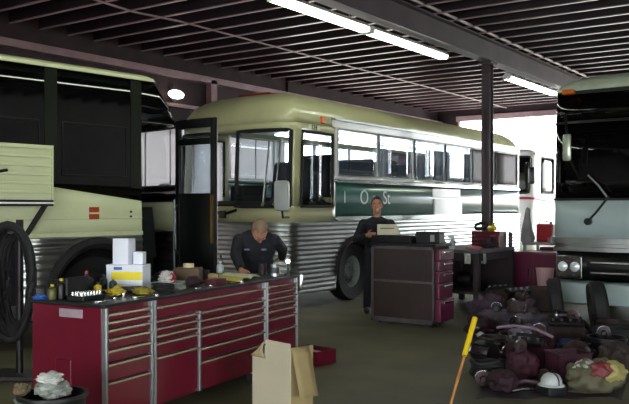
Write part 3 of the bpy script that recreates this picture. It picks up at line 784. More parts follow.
for i in range(7):
    for j in range(3): MB().cyl((-.09 + i * .03, -.05 + j * .045, .03), (-.09 + i * .03, -.05 + j * .045, .06), .011, seg=10).build('socket', chrome, t)
single('caliper_drum', MB().lathe([(0, 0), (.055, 0), (.06, .02), (.03, .03), (.03, .06), (0, .06)], seg=20), oily, TPc(.42, .55, ZT), 0, 'dark iron hub part behind the yellow glove', 'machine part')
single('motor_part', MB().lathe([(0, -.07), (.03, -.07), (.045, -.05), (.045, .04), (.02, .05), (.02, .08), (0, .08)], (0, 0, .045), 16, 'X'), oily2, TPc(.92, .23, ZT), tz, 'small dark electric motor in front of the brown carton', 'machine part')
single('motor_part', MB().lathe([(0, -.06), (.04, -.06), (.05, -.03), (.05, .03), (.025, .06), (0, .06)], (0, 0, .05), 16, 'X'), black_p, TPc(1.05, .67, ZT), tz + R(10), 'black rounded machine part behind the brown carton', 'machine part')
t = thing('parts_case', TP(.33, .62, ZT), tz + R(4), 'black hard case lying behind the yellow work glove', 'tool case')
MB().box(-.16, .16, -.07, .07, 0, .075, .012).build('base', black_p, t)
MB().box(-.16, .16, -.07, .07, .078, .13, .012).build('lid', black_p, t)
m = MB().tube([(-.05, -.07, .08), (-.05, -.10, .08), (.05, -.10, .08), (.05, -.07, .08)], .009).build('handle', black_p, t)
for k, (tt, v, hh, mm, cc, lb) in enumerate([(.52, .66, .17, black_p, red_pl, 'tall black bottle with a red cap next to the white cartons'), (.62, .48, .12, mat('dark_green_plastic', '1f3324', .4), yellow, 'dark green bottle with a yellow cap before the white cartons'),
        (.69, .64, .13, black_p, black_p, 'plain black bottle behind the dark green bottle with a yellow cap'), (.42, .45, .10, yellow, black_p, 'yellow bottle with a black cap beside the black hard case')]):
    bottle(TP(tt, v, ZT), .03, hh, mm, cc, lb)
t = thing('power_drill', TP(.60, .40, ZT), tz + R(30), 'yellow and black power drill lying on the cluttered end of the red row', 'drill')
MB().lathe([(0, -.1), (.03, -.1), (.036, -.06), (.036, .04), (.02, .07), (0, .07)], (0, 0, .037), 16, 'X').build('motor', yellow, t, smooth=True)
MB().box(-.08, -.035, -.13, -.02, .015, .06, .012).build('grip', black_p, t)
MB().cyl((.07, 0, .037), (.13, 0, .037), .015, .007).build('chuck', oily, t)
pts = [((.085 + .01 * math.sin(k * .5)) * math.cos(2 * PI * k / 18), .075 * math.sin(2 * PI * k / 18), .01 + .016 * k / 18) for k in range(72)]
single('cable', MB().tube(pts, .008, 6), rubber, TP(.80, .13, ZT), 0, 'coil of thin black cable before the white cartons', 'cable')
for k, (tt, v) in enumerate([(1.52, .50), (1.58, .60)]):
    can(TPc(tt, v, ZT), .03, .09, [oily2, grime][k], ['short rusty tin behind the magazine', 'grey tin behind the magazine, beside the rusty tin'][k])

# ------------------------------------------------------------------ floor things in front of the red cabinets
# tall open carton with a curled flap
def P_(px, d, z=0.): return onz(px, d, z)
A = P_(253, 6.30); Bc = P_(291, 5.95); ang = math.atan2(Bc.y - A.y, Bc.x - A.x)
t = thing('open_carton', A, ang, 'tall open cardboard carton with a pale side, a brown side and a curled flap', 'carton')
W2 = (Bc - A).length; D2 = .22; H2 = .60; th = .006
white_side = mat('pale_carton_side', 'b3ab92', .85, var=.05, scale=4)
c1 = W2 * .36
m = MB(); m.box(c1, W2, -th, 0, 0, H2); m.box(0, c1, -th, 0, 0, H2 - .15); m.build('side_panel', white_side, t)
m = MB(); m.box(W2 - th, W2, 0, D2, 0, H2 - .03); m.box(0, th, 0, D2, 0, H2 - .17); m.box(0, W2, D2 - th, D2, 0, H2 - .14); m.box(0, W2, 0, D2, 0, th); m.build('box', card, t)
rows = [[(lerp(0, c1, i / 4) + .05 * (k / 6) * (1 - i / 4), -th - .035 * math.sin(k * .52), H2 - .15 + .155 * (k / 6) * (.25 + .75 * i / 4)) for i in range(5)] for k in range(7)]
MB().grid(rows).build('flap', mat('curled_flap_card', '9a9068', .85, var=.05), t, smooth='full', solid=.006)
rows = [[(W2 + .11 * k / 5, lerp(0, D2 * .8, i / 3), H2 - .03 - .36 * (k / 5) ** 1.1) for i in range(4)] for k in range(6)]
MB().grid(rows).build('flap', card, t, smooth='full', solid=.005)
# red tray on the floor
p = atz(291, 362, 0)
t = thing('parts_tray', p, TH + R(-42), 'open red metal tray with white paper inside, on the floor behind the open carton', 'tray')
m = MB(); m.box(-.02, .36, 0, .30, 0, .008)
m.box(-.02, .36, 0, .008, 0, .14); m.box(-.02, .36, .292, .30, 0, .14); m.box(-.02, -.012, 0, .30, 0, .14); m.box(.352, .36, 0, .30, 0, .14)
m.build('shell', red_p, t)
m = MB(); m.tube([(-.02, 0, .14), (.36, 0, .14), (.36, .3, .14), (-.02, .3, .14)], .007, 6, closed=True); m.build('rolled_rim', red_p, t)
q = p + Matrix.Rotation(TH + R(-42), 3, 'Z') @ Vector((.15, .17, .009))
single('folded_paper', MB().box(-.13, .13, -.07, .07, 0, .10, .004), card_w, q, TH + R(-42), 'folded white paper bundle lying in the red tray', 'paper')
# yellow pole of a trolley jack
pt = onz(475, 6.62, CZ - (318 - HZ) / F * 6.62); pb = onz(450.5, 6.2, .09)
t = thing('trolley_jack', (pb.x, pb.y, 0), TH + R(80), 'trolley jack with a yellow sleeved wooden handle leaning up', 'jack')
iv = t.matrix_basis.inverted() if False else (Matrix.Translation((pb.x, pb.y, 0)) @ Matrix.Rotation(TH + R(80), 4, 'Z')).inverted()
a_ = iv @ pb; b_ = iv @ pt
MB().cyl(a_, a_.lerp(b_, .58), .011, .013).build('handle', wood, t, smooth=True)
MB().cyl(a_.lerp(b_, .55), b_, .022, .023).build('handle_sleeve', yellow_b, t, smooth=True)
m = MB(); m.box(-.55, .04, -.12, -.09, .03, .08, .01); m.box(-.55, .04, .09, .12, .03, .08, .01); m.box(-.5, 0, -.09, .09, .03, .05); m.cyl((0, -.11, .075), (0, .11, .075), .018)
m.build('frame', oily, t)
MB().box(-.52, -.05, -.05, .05, .055, .10, .02).build('lift_arm', oily, t)
for x in (-.48, -.06):
    for s in (-1, 1): MB().lathe([(0, -.02), (.04, -.02), (.045, 0), (.04, .02), (0, .02)], (x, s * .145, .046), 18, 'Y').build('roller', oily, t)
# bin of rags by the end of the row
p = cw(-1.62, 4.95)
t = thing('waste_bin', p, tz, 'dark round bin at the end of the red row, heaped with rags', 'bin')
MB().lathe([(0, 0), (.17, 0), (.2, .44), (.215, .45), (.215, .47), (.19, .47), (.165, .03), (0, .03)], seg=28).build('shell', black_p, t, smooth=True)
MB().tube([(.22 * math.cos(a), .22 * math.sin(a), .44) for a in [PI * k / 8 for k in range(9)]], .008).build('bail', alu, t)
for k, (dx, dy, dz, rr, mm, lb) in enumerate([(-.03, .02, .485, (.12, .10, .06), cloth_g, 'crumpled grey rag heaped in the dark round bin'),
        (.04, -.05, .575, (.08, .07, .035), mat('white_rag', 'b5b8b2', .9, var=.15), 'whitish rag on top of the heap in the dark bin'),
        (-.13, -.13, .50, (.05, .045, .04), mat('brown_rag', '574a34', .9, var=.25), 'brownish rag hanging over the rim of the dark bin')]):
    single('rag', blob((0, 0, 0), rr, 31 + k, .35, 2.4, sub=4), mm, (p.x + dx, p.y + dy, dz), 0, lb, 'rag')
# hose rack and upright tyre beside the black bus
p = cw(-2.80, 7.6)
t = thing('hose_rack', p, TH, 'dark hose rack draped with thick black hoses in front of the black bus', 'hose rack')
MB().box(-.25, .25, -.2, .2, 0, .05, .01).build('base', oily, t)
MB().cyl((0, 0, .05), (0, 0, 1.5), .035).build('upright', oily, t)
MB().cyl((0, 0, 1.38), (0, -.22, 1.42), .05).build('hook', oily, t)
for k in range(6):
    MB().tube([((.12 + .02 * k) * math.sin(a), -.05 - .045 * k + .03 * math.sin(3 * a + k), .93 + (.42 + .022 * k) * math.cos(a)) for a in [2 * PI * j / 28 for j in range(28)]], .036, 8, closed=True).build('hose', rubber, t, smooth=True)
# ------------------------------------------------------------------ brown backed cabinet
cb0 = Vector((-5.86, 9.67, 0))
t = thing('roller_cabinet', cb0, 0, 'tall brown backed cabinet with plum red drawer fronts, beside the standing man', 'cabinet')
MB().box(0, .98, 0, .46, .05, 1.08, .01).build('carcass', cab_back, t)
MB().box(-.006, 0, 0.02, .44, .12, 1.06).build('side_panel', cab_back, t)
m = MB(); m.box(0, .98, -.012, 0, .58, .61); m.box(0, .03, -.012, 0, .03, 1.08); m.box(.95, .98, -.012, 0, .03, 1.08); m.box(0, .98, -.012, 0, .03, .09); m.box(0, .98, -.012, 0, 1.04, 1.08)
m.build('back_frame', grime, t)
MB().box(-.02, 1.0, -.02, .48, 1.08, 1.12, .008).build('top', black_p, t)
zz = [.08, .38, .60, .76, .90, 1.06]
for k, (a, b) in enumerate(zip(zz, zz[1:])):
    d = MB().box(.98, 1.06 if k in (0, 4) else 1.04, .02, .44, a, b - .012, .01).build('drawer', plum, t)
    MB().box(1.06, 1.085, .10, .36, b - .06, b - .035, .004).build('pull', chrome, d)
for x in (.1, .88):
    for y in (.07, .39):
        k = MB().box(x - .03, x + .03, y - .03, y + .03, .035, .06).build('caster', oily, t)
        MB().lathe([(0, -.02), (.022, -.02), (.025, 0), (.022, .02), (0, .02)], (x, y, .025), 16, 'X').build('caster_wheel', rubber, k)
def onC(x, y, z=1.121): return cb0 + Vector((x, y, z))
m = MB(); m.box(-.32, .32, -.11, .11, 0, .01); m.box(-.32, .32, -.11, -.1, 0, .1); m.box(-.32, .32, .1, .11, 0, .1); m.box(-.32, -.31, -.11, .11, 0, .1); m.box(.31, .32, -.11, .11, 0, .1)
single('tool_trough', m, black_p, onC(.31, .13), 0, 'long black open trough on the brown backed cabinet', 'tray', smooth=False)
t = thing('battery', onC(.82, .20), R(4), 'black box shaped battery with a pale sticker on the brown backed cabinet', 'battery')
MB().box(-.17, .17, -.1, .1, 0, .14, .008).build('case', black_p, t)
MB().box(.04, .1, -.104, -.099, .03, .12).build('sticker', mat('dull_sticker', '8d8f86', .5), t)
MB().box(-.175, .175, -.105, .105, .14, .16, .006).build('lid', black_p, t)
for x in (-.1, .1): MB().cyl((x, .04, .16), (x, .04, .185), .014).build('terminal', alu, t)
can(onC(.56, .33), .045, .12, black_p, 'dark tin behind the battery on the brown backed cabinet', band=grime)
single('machine_housing', MB().lathe([(0, -.09), (.05, -.09), (.06, -.05), (.06, .05), (.03, .09), (0, .09)], (0, 0, .06), 16, 'X'), oily, onC(.55, .10) if False else onC(.72, .38), R(10), 'dark rounded machine housing behind the black battery', 'machine part')
t = thing('parts_box', onC(.04, .36, 1.121), R(33), 'cream box with a dark printed line held before the chest of the standing man', 'box')
MB().box(-.14, .14, -.045, .045, 0, .25, .006).build('box', mat('cream_card', 'c2bda0', .7, var=.05), t)
MB().prism([(.14, .0), (.19, .13), (.14, .25)], -.02, .02, 'Y').build('end_flap', mat('cream_card', 'c2bda0'), t)
MB().box(-.10, .10, -.048, -.044, .185, .20).build('printed_line', mat('grey_ink', '55534a', .6), t)

# ------------------------------------------------------------------ dark workbench with the red toolbox
bx = Vector((-6.05, 11.5, 0))
t = thing('workbench', bx, 0, 'dark workbench with a worn grey top carrying the small red toolbox', 'workbench')
MB().box(0, 1.0, 0, 1.5, .90, .95, .008).build('top', bench_t, t)
for x in (.05, .95):
    for y in (.05, 1.45): MB().box(x - .045, x + .045, y - .045, y + .045, 0, .90, .005).build('leg', wood_d, t)
MB().box(.03, .97, .05, 1.45, .26, .30).build('shelf', wood_d, t)
m = MB(); m.box(.05, .95, .02, .05, .78, .9); m.box(.05, .95, 1.45, 1.48, .78, .9); m.box(.95, .98, .05, 1.45, .78, .9); m.build('apron', wood_d, t)
MB().box(.02, .05, .05, 1.45, .3, .9).build('side_board', wood_d, t)
MB().box(.05, .95, 1.44, 1.47, .1, .9).build('back_board', wood_d, t)
def onB(x, y, z=.951): return bx + Vector((x, y, z))
t = thing('toolbox', onB(.66, 1.2), R(0), 'red steel toolbox with chrome drawer lines on the dark workbench', 'toolbox')
MB().box(-.25, .25, -.15, .15, 0, .20, .008).build('body', red_p, t)
MB().prism([(-.15, .2), (.15, .2), (.14, .265), (-.14, .265)], -.25, .25, 'X').build('lid', red_p, t)
for z in (.015, .08, .145):
    d = MB().box(-.235, .235, -.165, -.148, z, z + .055, .004).build('drawer', red_p, t)
    MB().box(-.2, .2, -.176, -.164, z + .04, z + .052).build('pull', chrome, d)
MB().tube([(-.06, -.155, .225), (-.05, -.175, .225), (.05, -.175, .225), (.06, -.155, .225)], .008).build('handle', black_p, t)
t = thing('power_drill', onB(.80, 1.17, 1.217), R(150), 'yellow power drill lying on top of the red steel toolbox', 'drill')
MB().lathe([(0, -.1), (.035, -.1), (.042, -.06), (.042, .05), (.025, .08), (0, .08)], (0, .1, .045), 16, 'X').build('motor', yellow_b, t, smooth=True)
MB().box(-.08, -.03, .08, .12, .0, .14, .015).build('grip', yellow_b, t)
MB().cyl((.08, .1, .045), (.15, .1, .045), .018, .008).build('chuck', black_p, t)
m = MB(); m.tube([(.11 * math.cos(a) , .09 * math.sin(a), .016 + .015 * k + .1 * (1 + math.sin(a)) * .5) for k in range(3) for a in [2 * PI * j / 18 for j in range(18)]], .014)
single('air_hose', m, rubber, onB(.52, 1.2, 1.217), 0, 'coiled black air hose on the camera side of the yellow drill', 'hose')
bottle(onB(.30, .22), .045, .16, black_p, black_p, 'black bottle on the workbench beside the milky spray bottle')
t = thing('spray_bottle', onB(.47, .20), R(20), 'milky spray bottle near the front edge of the dark workbench', 'spray bottle')
MB().lathe([(0, 0), (.045, 0), (.045, .11), (.02, .15), (.016, .17), (0, .17)], seg=18).build('body', clear, t, smooth=True)
m = MB(); m.box(-.07, .03, -.015, .015, .17, .2, .005); m.box(-.06, -.045, -.006, .006, .12, .17); m.build('trigger', white_p, t)
can(onB(.18, .25), .05, .09, grime, 'squat grey tin at the cabinet end of the workbench')
can(onB(.38, .40), .045, .13, mat('tan_tin', '7b6f52', .4), 'tan tin behind the milky spray bottle', band=black_p)
single('rag', blob((0, 0, .028), (.12, .09, .03), 41, .4, 2.3, sub=4, flat=0), pinkish, onB(.85, .16), 0, 'pinkish rag at the front corner of the dark workbench', 'rag')
single('jacket', blob((0, 0, .07), (.13, .12, .08), 43, .5, 2.2, flat=0), plum_d, onB(.83, .80), 0, 'dark plum jacket heaped on the workbench before the red toolbox', 'jacket')
can(onB(.95, 1.42), .035, .24, black_p, 'tall black spray can behind the red toolbox', band=grime)
# hanging and stored below
def funnel_thing(p, label, m):
    o = MB().lathe([(.055, .16), (.06, .16), (.02, .06), (.012, -.04), (.008, -.04), (.015, .06), (.055, .16)], seg=18)
    return single('funnel', o, m, p, 0, label, 'funnel')
bottle(onB(.86, .22, .301), .045, .26, clear, blue_l, 'tall milky bottle on the shelf under the workbench')
bottle(onB(.72, .60, .301), .05, .3, grime, black_p, 'grey bottle on the workbench shelf behind the tall milky bottle')
def hanging(x, y, w_, h_, m, label, name='rag'):
    g = MB(); rows = [[(lerp(-w_ / 2, w_ / 2, i / 6) * (1 - .25 * j / 6), .014 * math.sin(i * 1.9 + j * .6), -h_ * j / 6) for i in range(7)] for j in range(7)]
    g.grid(rows); return single(name, g, m, onB(x, y, .90), 0, label, 'rag', solid=.006)
hanging(.82, -.012, .12, .16, mat('white_rag', 'b5b8b2'), 'white rag hanging from the workbench edge nearest the plum locker')
hanging(.985, .22, .10, .17, cloth_g, 'grey rag hanging at the corner of the workbench')
hanging(.35, -.012, .14, .18, mat('tan_rag', '6e6450', .9, var=.2), 'tan rag hanging from the workbench edge beside the plum drawers')
single('gearbox_part', MB().lathe([(0, -.2), (.06, -.2), (.09, -.12), (.13, -.1), (.13, .1), (.08, .14), (.05, .22), (0, .22)], (0, 0, .13), 20, 'X'), oily, onB(.45, .7, .301), R(15), 'dark gearbox casing on the workbench shelf', 'machine part')

# second bench, beyond
t = thing('workbench', (-5.5, 14.5, 0), 0, 'red fronted bench with a pale top standing beyond the dark workbench', 'workbench')
MB().box(0, 1.2, 0, .8, .91, .96, .006).build('top', mat('pale_bench_top', '8f8a8c', .5, var=.2, scale=6), t)
MB().box(.32, 1.1, .06, .74, .12, .88, .01).build('cupboard', plum, t)
for x in (.05, 1.15):
    for y in (.05, .75): MB().box(x - .03, x + .03, y - .03, y + .03, 0, .91).build('leg', alu, t)
for x in (.71,): MB().box(x - .012, x + .012, .045, .06, .15, .86).build('door_gap', black_p, t)
MB().tube([(.76, .06, .5), (.76, .03, .5), (.76, .03, .62), (.76, .06, .62)], .008).build('handle', chrome, t)
def onD(x, y, z=.961): return Vector((-5.5 + x, 14.5 + y, z))
t = thing('jerry_can', onD(.30, .45), R(0), 'red box shaped can standing on the pale topped bench', 'can')
MB().box(-.16, .16, -.1, .1, 0, .34, .03).build('body', red_pl, t)
MB().cyl((.1, 0, .33), (.1, 0, .38), .03).build('cap', black_p, t)
m = MB(); m.tube([(-.12, 0, .34), (-.12, 0, .39), (.04, 0, .39), (.04, 0, .34)], .012); m.build('handle', red_pl, t)
t = thing('coverall', onD(.06, .12), 0, 'grey cloth coverall hanging in a narrow drape beside the red box shaped can', 'coverall')
m = MB(); m.lathe([(.0, .0), (.12, .0), (.14, .08), (.10, .25), (.06, .45), (.045, .62), (.0, .66)], seg=16)
for v in m.bm.verts: v.co.x += .02 * math.sin(v.co.z * 14); v.co.y *= .7
m.build('cloth', mat('grey_drape', '8d878c', .9, var=.2, scale=6), t, smooth=True)
for k, (x, y, r, h_, mm, lb) in enumerate([(.55, .12, .04, .12, clear, 'milky jar at the front of the pale topped bench'), (.68, .2, .035, .1, black_p, 'short black tin beside the milky jar'), (.45, .2, .03, .09, pinkish, 'small pink tin in front of the red box shaped can'), (.82, .15, .045, .08, grime, 'squat grey tin at the pale grey bus end of the bench')]):
    can(onD(x, y), r, h_, mm, lb)
t = thing('locker', (-5.5, 13.55, 0), 0, 'low plum red steel locker standing between the two benches', 'locker')
MB().box(0, 1.15, 0, .55, .05, .84, .012).build('body', plum, t)
for k in range(2):
    d = MB().box(.03 + k * .555, .57 + k * .555, -.02, .0, .09, .81, .006).build('door', plum, t)
    MB().box(.48 + k * .1 if k == 0 else .63, .50 + k * .1 if k == 0 else .65, -.035, -.018, .4, .55).build('handle', chrome, d)
for x in (.06, 1.09):
    for y in (.06, .49): MB().box(x - .03, x + .03, y - .03, y + .03, 0, .05).build('foot', black_p, t)
t = thing('bucket', (-4.62, 13.25, 0), 0, 'pink and white bucket on the iron stand before the low plum red locker', 'bucket')
MB().lathe([(0, .0), (.12, 0), (.15, .3), (.155, .3), (.155, .31), (.14, .31), (.115, .02), (0, .02)], (0, 0, .28), 22).build('shell', mat('pale_pink_plastic', 'c9a0a4', .4, var=.05), t, smooth=True)
MB().lathe([(0, 0), (.17, 0), (.17, .27), (.15, .28), (0, .28)], seg=22).build('stand', oily2, t)
# ------------------------------------------------------------------ heap of parts on the floor by the grey bus
def fl_(px, py): return atz(px, py, .0075)
def starter(p, rz, s, m, label, rx=0.):
    t = thing('starter_motor', p, rz, label, 'machine part')
    M = Matrix.Scale(s, 4) @ Matrix.Rotation(rx, 4, 'Y')
    MB().lathe([(0, -.2), (.05, -.2), (.085, -.17), (.085, .1), (.06, .13), (.05, .2), (0, .2)], (0, 0, .09), 20, 'X', M=M).build('casing', m, t, smooth=True)
    MB().lathe([(0, -.12), (.04, -.12), (.045, -.1), (.045, .06), (0, .07)], (0, .03, .20), 16, 'X', M=M).build('solenoid', oily, t, smooth=True)
    MB().lathe([(0, .2), (.035, .2), (.035, .25), (0, .25)], (0, 0, .09), 14, 'X', M=M).build('pinion', chrome, t, smooth=True)
    return t
def alternator(p, rz, s, m, label):
    t = thing('alternator', p, rz, label, 'machine part'); M = Matrix.Scale(s, 4)
    MB().lathe([(.0, -.1), (.07, -.1), (.1, -.07), (.11, 0), (.1, .07), (.06, .1), (0, .1)], (0, 0, .11), 22, 'X', M=M).build('casing', m, t, smooth=True)
    MB().lathe([(0, .11), (.06, .11), (.05, .125), (.06, .14), (0, .14)], (0, 0, .11), 18, 'X', M=M).build('pulley', alu, t, smooth=True)
    m2 = MB()
    for k in range(8):
        a = 2 * PI * k / 8; m2.box(-.105, .105, -.006, .006, .1, .118, M=M @ Matrix.Translation((0, 0, .11)) @ Matrix.Rotation(a, 4, 'X'))
    m2.build('cooling_rib', m, t)
    return t
def engine(p, rz, s, m, label):
    t = thing('engine_block', p, rz, label, 'engine part'); M = Matrix.Scale(s, 4)
    MB().prism([(-.2, 0), (.2, 0), (.24, .16), (.30, .42), (.16, .48), (.0, .34), (-.16, .48), (-.30, .42), (-.24, .16)], -.34, .34, 'X', M=M).build('block', m, t)
    for sd in (-1, 1):
        hd = MB().box(-.32, .32, -.09, .09, 0, .10, .02, M=M @ Matrix.Translation((0, sd * .23, .42)) @ Matrix.Rotation(-sd * .42, 4, 'X')).build('cylinder_head', oily, t)
        m2 = MB()
        for k in range(4): m2.cyl((-.24 + .16 * k, 0, .1), (-.24 + .16 * k, 0, .135), .025, seg=10, M=M @ Matrix.Translation((0, sd * .23, .42)) @ Matrix.Rotation(-sd * .42, 4, 'X'))
        m2.build('bolt_cap', alu, hd)
    m2 = MB(); m2.lathe([(0, .34), (.15, .34), (.16, .36), (.15, .40), (.05, .42), (0, .42)], (0, 0, .17), 24, 'X', M=M); m2.build('pulley', oily2, t, smooth=True)
    return t
def tyre(p, r, rz, label, lie=True, wd=.11):
    t = thing('tyre', p, rz, label, 'tyre')
    M = Matrix.Translation((0, 0, wd)) if lie else Matrix.Translation((0, 0, r)) @ Matrix.Rotation(R(83), 4, 'X')
    MB().lathe([(r * .6, -wd * .8), (r * .9, -wd), (r, -wd * .6), (r, wd * .6), (r * .9, wd), (r * .6, wd * .8), (r * .55, 0), (r * .6, -wd * .8)], seg=36, M=M).build('casing', rubber, t, smooth=True)
    return t
def drum(p, r, h, m, label, rz=0):
    t = thing('brake_drum', p, rz, label, 'brake drum')
    MB().lathe([(r * .35, 0), (r, 0), (r, h * .8), (r * 1.06, h * .82), (r * 1.06, h), (r * .92, h), (r * .92, h * .1), (r * .35, h * .1), (r * .35, 0)], seg=30).build('shell', m, t, smooth=True)
    m2 = MB()
    for k in range(8): m2.cyl((r * .55 * math.cos(k * PI / 4), r * .55 * math.sin(k * PI / 4), h * .1), (r * .55 * math.cos(k * PI / 4), r * .55 * math.sin(k * PI / 4), h * .3), .012, seg=8)
    m2.build('stud', alu, t)
    return t
def hosecoil(p, r, n, m, rad, seed, label):
    rn = random.Random(seed); pts = []
    for j in range(n * 20):
        a = 2 * PI * j / 20; rr = r * (1 + .12 * math.sin(j * .37 + seed)); pts.append((rr * math.cos(a), rr * math.sin(a) * .9, rad + rad * 1.5 * j / 20 + .012 * math.sin(j * .9)))
    return single('hose', MB().tube(pts, rad, 8), m, p, 0, label, 'hose')
def crate(p, w, d, h, m, rz, label, name='crate'):
    t = thing(name, p, rz, label, 'crate')
    mb = MB(); mb.box(-w / 2, w / 2, -d / 2, d / 2, 0, .012); mb.box(-w / 2, w / 2, -d / 2, -d / 2 + .012, 0, h); mb.box(-w / 2, w / 2, d / 2 - .012, d / 2, 0, h); mb.box(-w / 2, -w / 2 + .012, -d / 2, d / 2, 0, h); mb.box(w / 2 - .012, w / 2, -d / 2, d / 2, 0, h)
    mb.build('shell', m, t)
    mb = MB().tube([(-w / 2, -d / 2, h), (w / 2, -d / 2, h), (w / 2, d / 2, h), (-w / 2, d / 2, h)], .012, 6, closed=True); mb.build('rim', m, t)
    return t
def hp(d, u, z=0.): return cw(lerp(.205, .365, u) * d, d, z + .0075)
def bundle(d, u, rad, seed, m, label, z=0., rz=0.):
    return single('rag_bundle', blob((0, 0, rad[2] * .8), rad, seed, .38, 2.2, sub=4, flat=0), m, hp(d, u, z), TH + rz, label, 'cloth', smooth='full')
# between the benches and the grey bus
engine(onz(508, 12.2, 0), TH + R(35), .75, mat('pinkish_iron', '4a3538', .6, .2, var=.3, scale=6), 'brownish engine block on the floor beside the dark workbench')
crate(onz(543, 12.5, 0), .46, .34, .36, mat('brown_crate', '43302f', .7, var=.25), TH + R(-20), 'brown crate on the floor beside the brownish engine block')
tyre(fl_(556, 327), .33, TH + R(75), 'tyre standing on edge before the headlight of the grey bus', lie=False, wd=.09)
tyre(onz(598, 10.3, .0075), .33, TH + R(78), 'tyre standing on edge under the chrome grille of the grey bus', lie=False, wd=.1)
hosecoil(hp(10.15, .74), .18, 3, rubber, .03, 2, 'coil of thick black hose before the tyre under the headlight')
drum(hp(9.75, 1.06), .2, .22, oily2, 'rusty brake drum in front of the tyre under the chrome grille')
# the heap, far rows first
bundle(10.5, .16, (.30, .19, .14), 51, mat('dusk_cloth', '4f4652', .9, var=.25), 'greyish purple cloth bundle, nearest the benches in the parts heap')
bundle(10.0, .02, (.20, .17, .14), 52, plum_d, 'dark plum cloth bundle at the roller cabinet end of the parts heap', rz=.4)
bundle(9.95, .42, (.28, .2, .16), 58, mat('grey_lilac_cloth', '5a5360', .9, var=.25), 'pale greyish cloth bundle beside the coil of thick hose')
engine(hp(9.35, .68), TH + R(-15), .6, oily2, 'rusty engine block behind the blue rag')
tyre(hp(9.3, 1.08), .27, 0, 'tyre lying flat at the outer edge of the parts heap')
bundle(9.35, .36, (.2, .18, .13), 53, mat('lilac_grey_cloth', '6a6472', .9, var=.2), 'light lilac grey cloth behind the shiny starter motor', rz=.5)
starter(hp(9.35, -.01), TH + R(60), .85, oily, 'dark starter motor beside the dark plum cloth bundle')
starter(hp(8.72, .42), TH + R(-5), .95, mat('shiny_casing', '7d8086', .22, .85, var=.2), 'shiny starter motor behind the plum engine block')
drum(hp(8.75, .12), .15, .2, oily2, 'small rusty brake drum beside the shiny starter motor')
bundle(8.75, .70, (.11, .09, .09), 54, blue, 'blue rag in the middle of the parts heap')
drum(hp(8.6, 1.0), .2, .22, oily, 'dark brake drum before the tyre lying flat')
engine(hp(8.1, .40), TH + R(-35), .58, mat('plum_iron', '3a1826', .5, .3, var=.3, scale=6), 'dark plum engine block in the middle of the parts heap')
alternator(hp(8.15, .05), TH + R(120), 1.2, oily, 'dark finned alternator at the floor edge of the parts heap')
alternator(hp(8.1, .76), TH + R(50), 1.2, oily2, 'rusty finned alternator behind the plum crate')
starter(hp(8.05, 1.05), TH + R(40), .9, oily2, 'rusty starter motor behind the striped bag')
hosecoil(hp(7.6, .06), .14, 4, rubber, .022, 5, 'coil of thin black hose at the floor edge of the parts heap')
bundle(7.5, .34, (.16, .14, .15), 55, dkred, 'dark red cloth bundle before the plum engine block', rz=.3)
crate(hp(7.55, .70), .34, .26, .24, mat('plum_crate', '3c1524', .6, var=.25), TH + R(12), 'plum crate behind the white cap')
bundle(7.55, 1.08, (.17, .15, .18), 57, mat('brown_cloth', '2f2620', .9, var=.3), 'dark brown cloth bundle behind the striped bag')
bundle(7.05, .18, (.13, .12, .10), 56, plum_d, 'dark plum cloth bundle beside the dark red bundle', rz=1.)
m = MB(); m.tube([(-.16, 0, .022), (-.05, .05, .05), (.08, .02, .05), (.18, -.04, .03)], .02)
single('pipe', m, mat('plum_pipe', '6b5560', .35, .5, var=.2), hp(7.12, .40), TH + R(-20), 'bent grey pipe before the dark red cloth bundle', 'pipe')
m = MB(); m.tube([(-.17, 0, .02), (-.05, .02, .03), (.17, 0, .02)], .016)
single('pipe', m, chrome, hp(6.95, .40), TH + R(12), 'short bright pipe beside the white cap', 'pipe')
t = thing('hard_hat', hp(6.88, .57, .08), TH + R(25), 'white cap with a dark band at the front of the parts heap', 'hat')
o = MB().lathe([(.12, 0), (.135, .02), (.13, .08), (.10, .13), (.05, .155), (0, .16)], seg=24).build('crown', mat('white_hat', 'aeb4b0', .5, var=.08), t, smooth=True)
MB().lathe([(.135, .015), (.17, .0), (.172, .006), (.136, .026), (.135, .015)], seg=24).build('brim', MATS['white_hat'], t, smooth=True)
MB().tube([(0, -.138, .02), (0, -.134, .08), (0, -.10, .135), (0, 0, .164), (0, .10, .135), (0, .134, .08)], .01).build('band', black_p, t)
t.scale = (.68, .68, .68)
single('battery', MB().box(-.1, .1, -.08, .08, 0, .08, .008), black_p, hp(6.88, .57), TH + R(25), 'flat black slab under the white cap', 'machine part')
t = thing('bag', hp(6.98, .90), TH + R(10), 'crumpled bag striped white, yellow and red at the front of the parts heap', 'bag')
blob((0, 0, .12), (.24, .14, .16), 61, .35, 2.2, sub=4, flat=0).build('body', mat('olive_bag', '4d4a34', .7, var=.3), t, smooth='full')
blob((.12, -.03, .18), (.14, .12, .10), 62, .35, 2.2, sub=4, flat=.01).build('yellow_panel', mat('bag_yellow', '8f8850', .6, var=.15), t, smooth='full')
blob((.02, -.05, .19), (.11, .10, .09), 63, .35, 2.2, sub=4, flat=.01).build('red_panel', mat('bag_red', '6e2a2c', .6, var=.2), t, smooth='full')
blob((-.07, .0, .20), (.10, .09, .08), 64, .35, 2.2, sub=4, flat=.02).build('white_panel', mat('bag_white', '969c94', .6, var=.1), t, smooth='full')
bundle(11.2, .06, (.26, .2, .22), 71, mat('dusk_plum_cloth', '3a2c38', .9, var=.25), 'dusky plum cloth bundle on the floor right before the dark workbench', rz=.2)
bundle(11.0, .34, (.24, .18, .20), 72, mat('dusk_brown_cloth', '43343a', .9, var=.25), 'dusky brown cloth bundle beside the tyre under the headlight', rz=.7)
starter(hp(11.5, .28), TH + R(70), 1.2, oily, 'dark starter motor between the brownish engine block and the cloth bundles')
m = MB(); m.tube([(-.28, 0, .02), (-.1, .03, .05), (.1, .03, .03), (.28, 0, -.04)], .016)
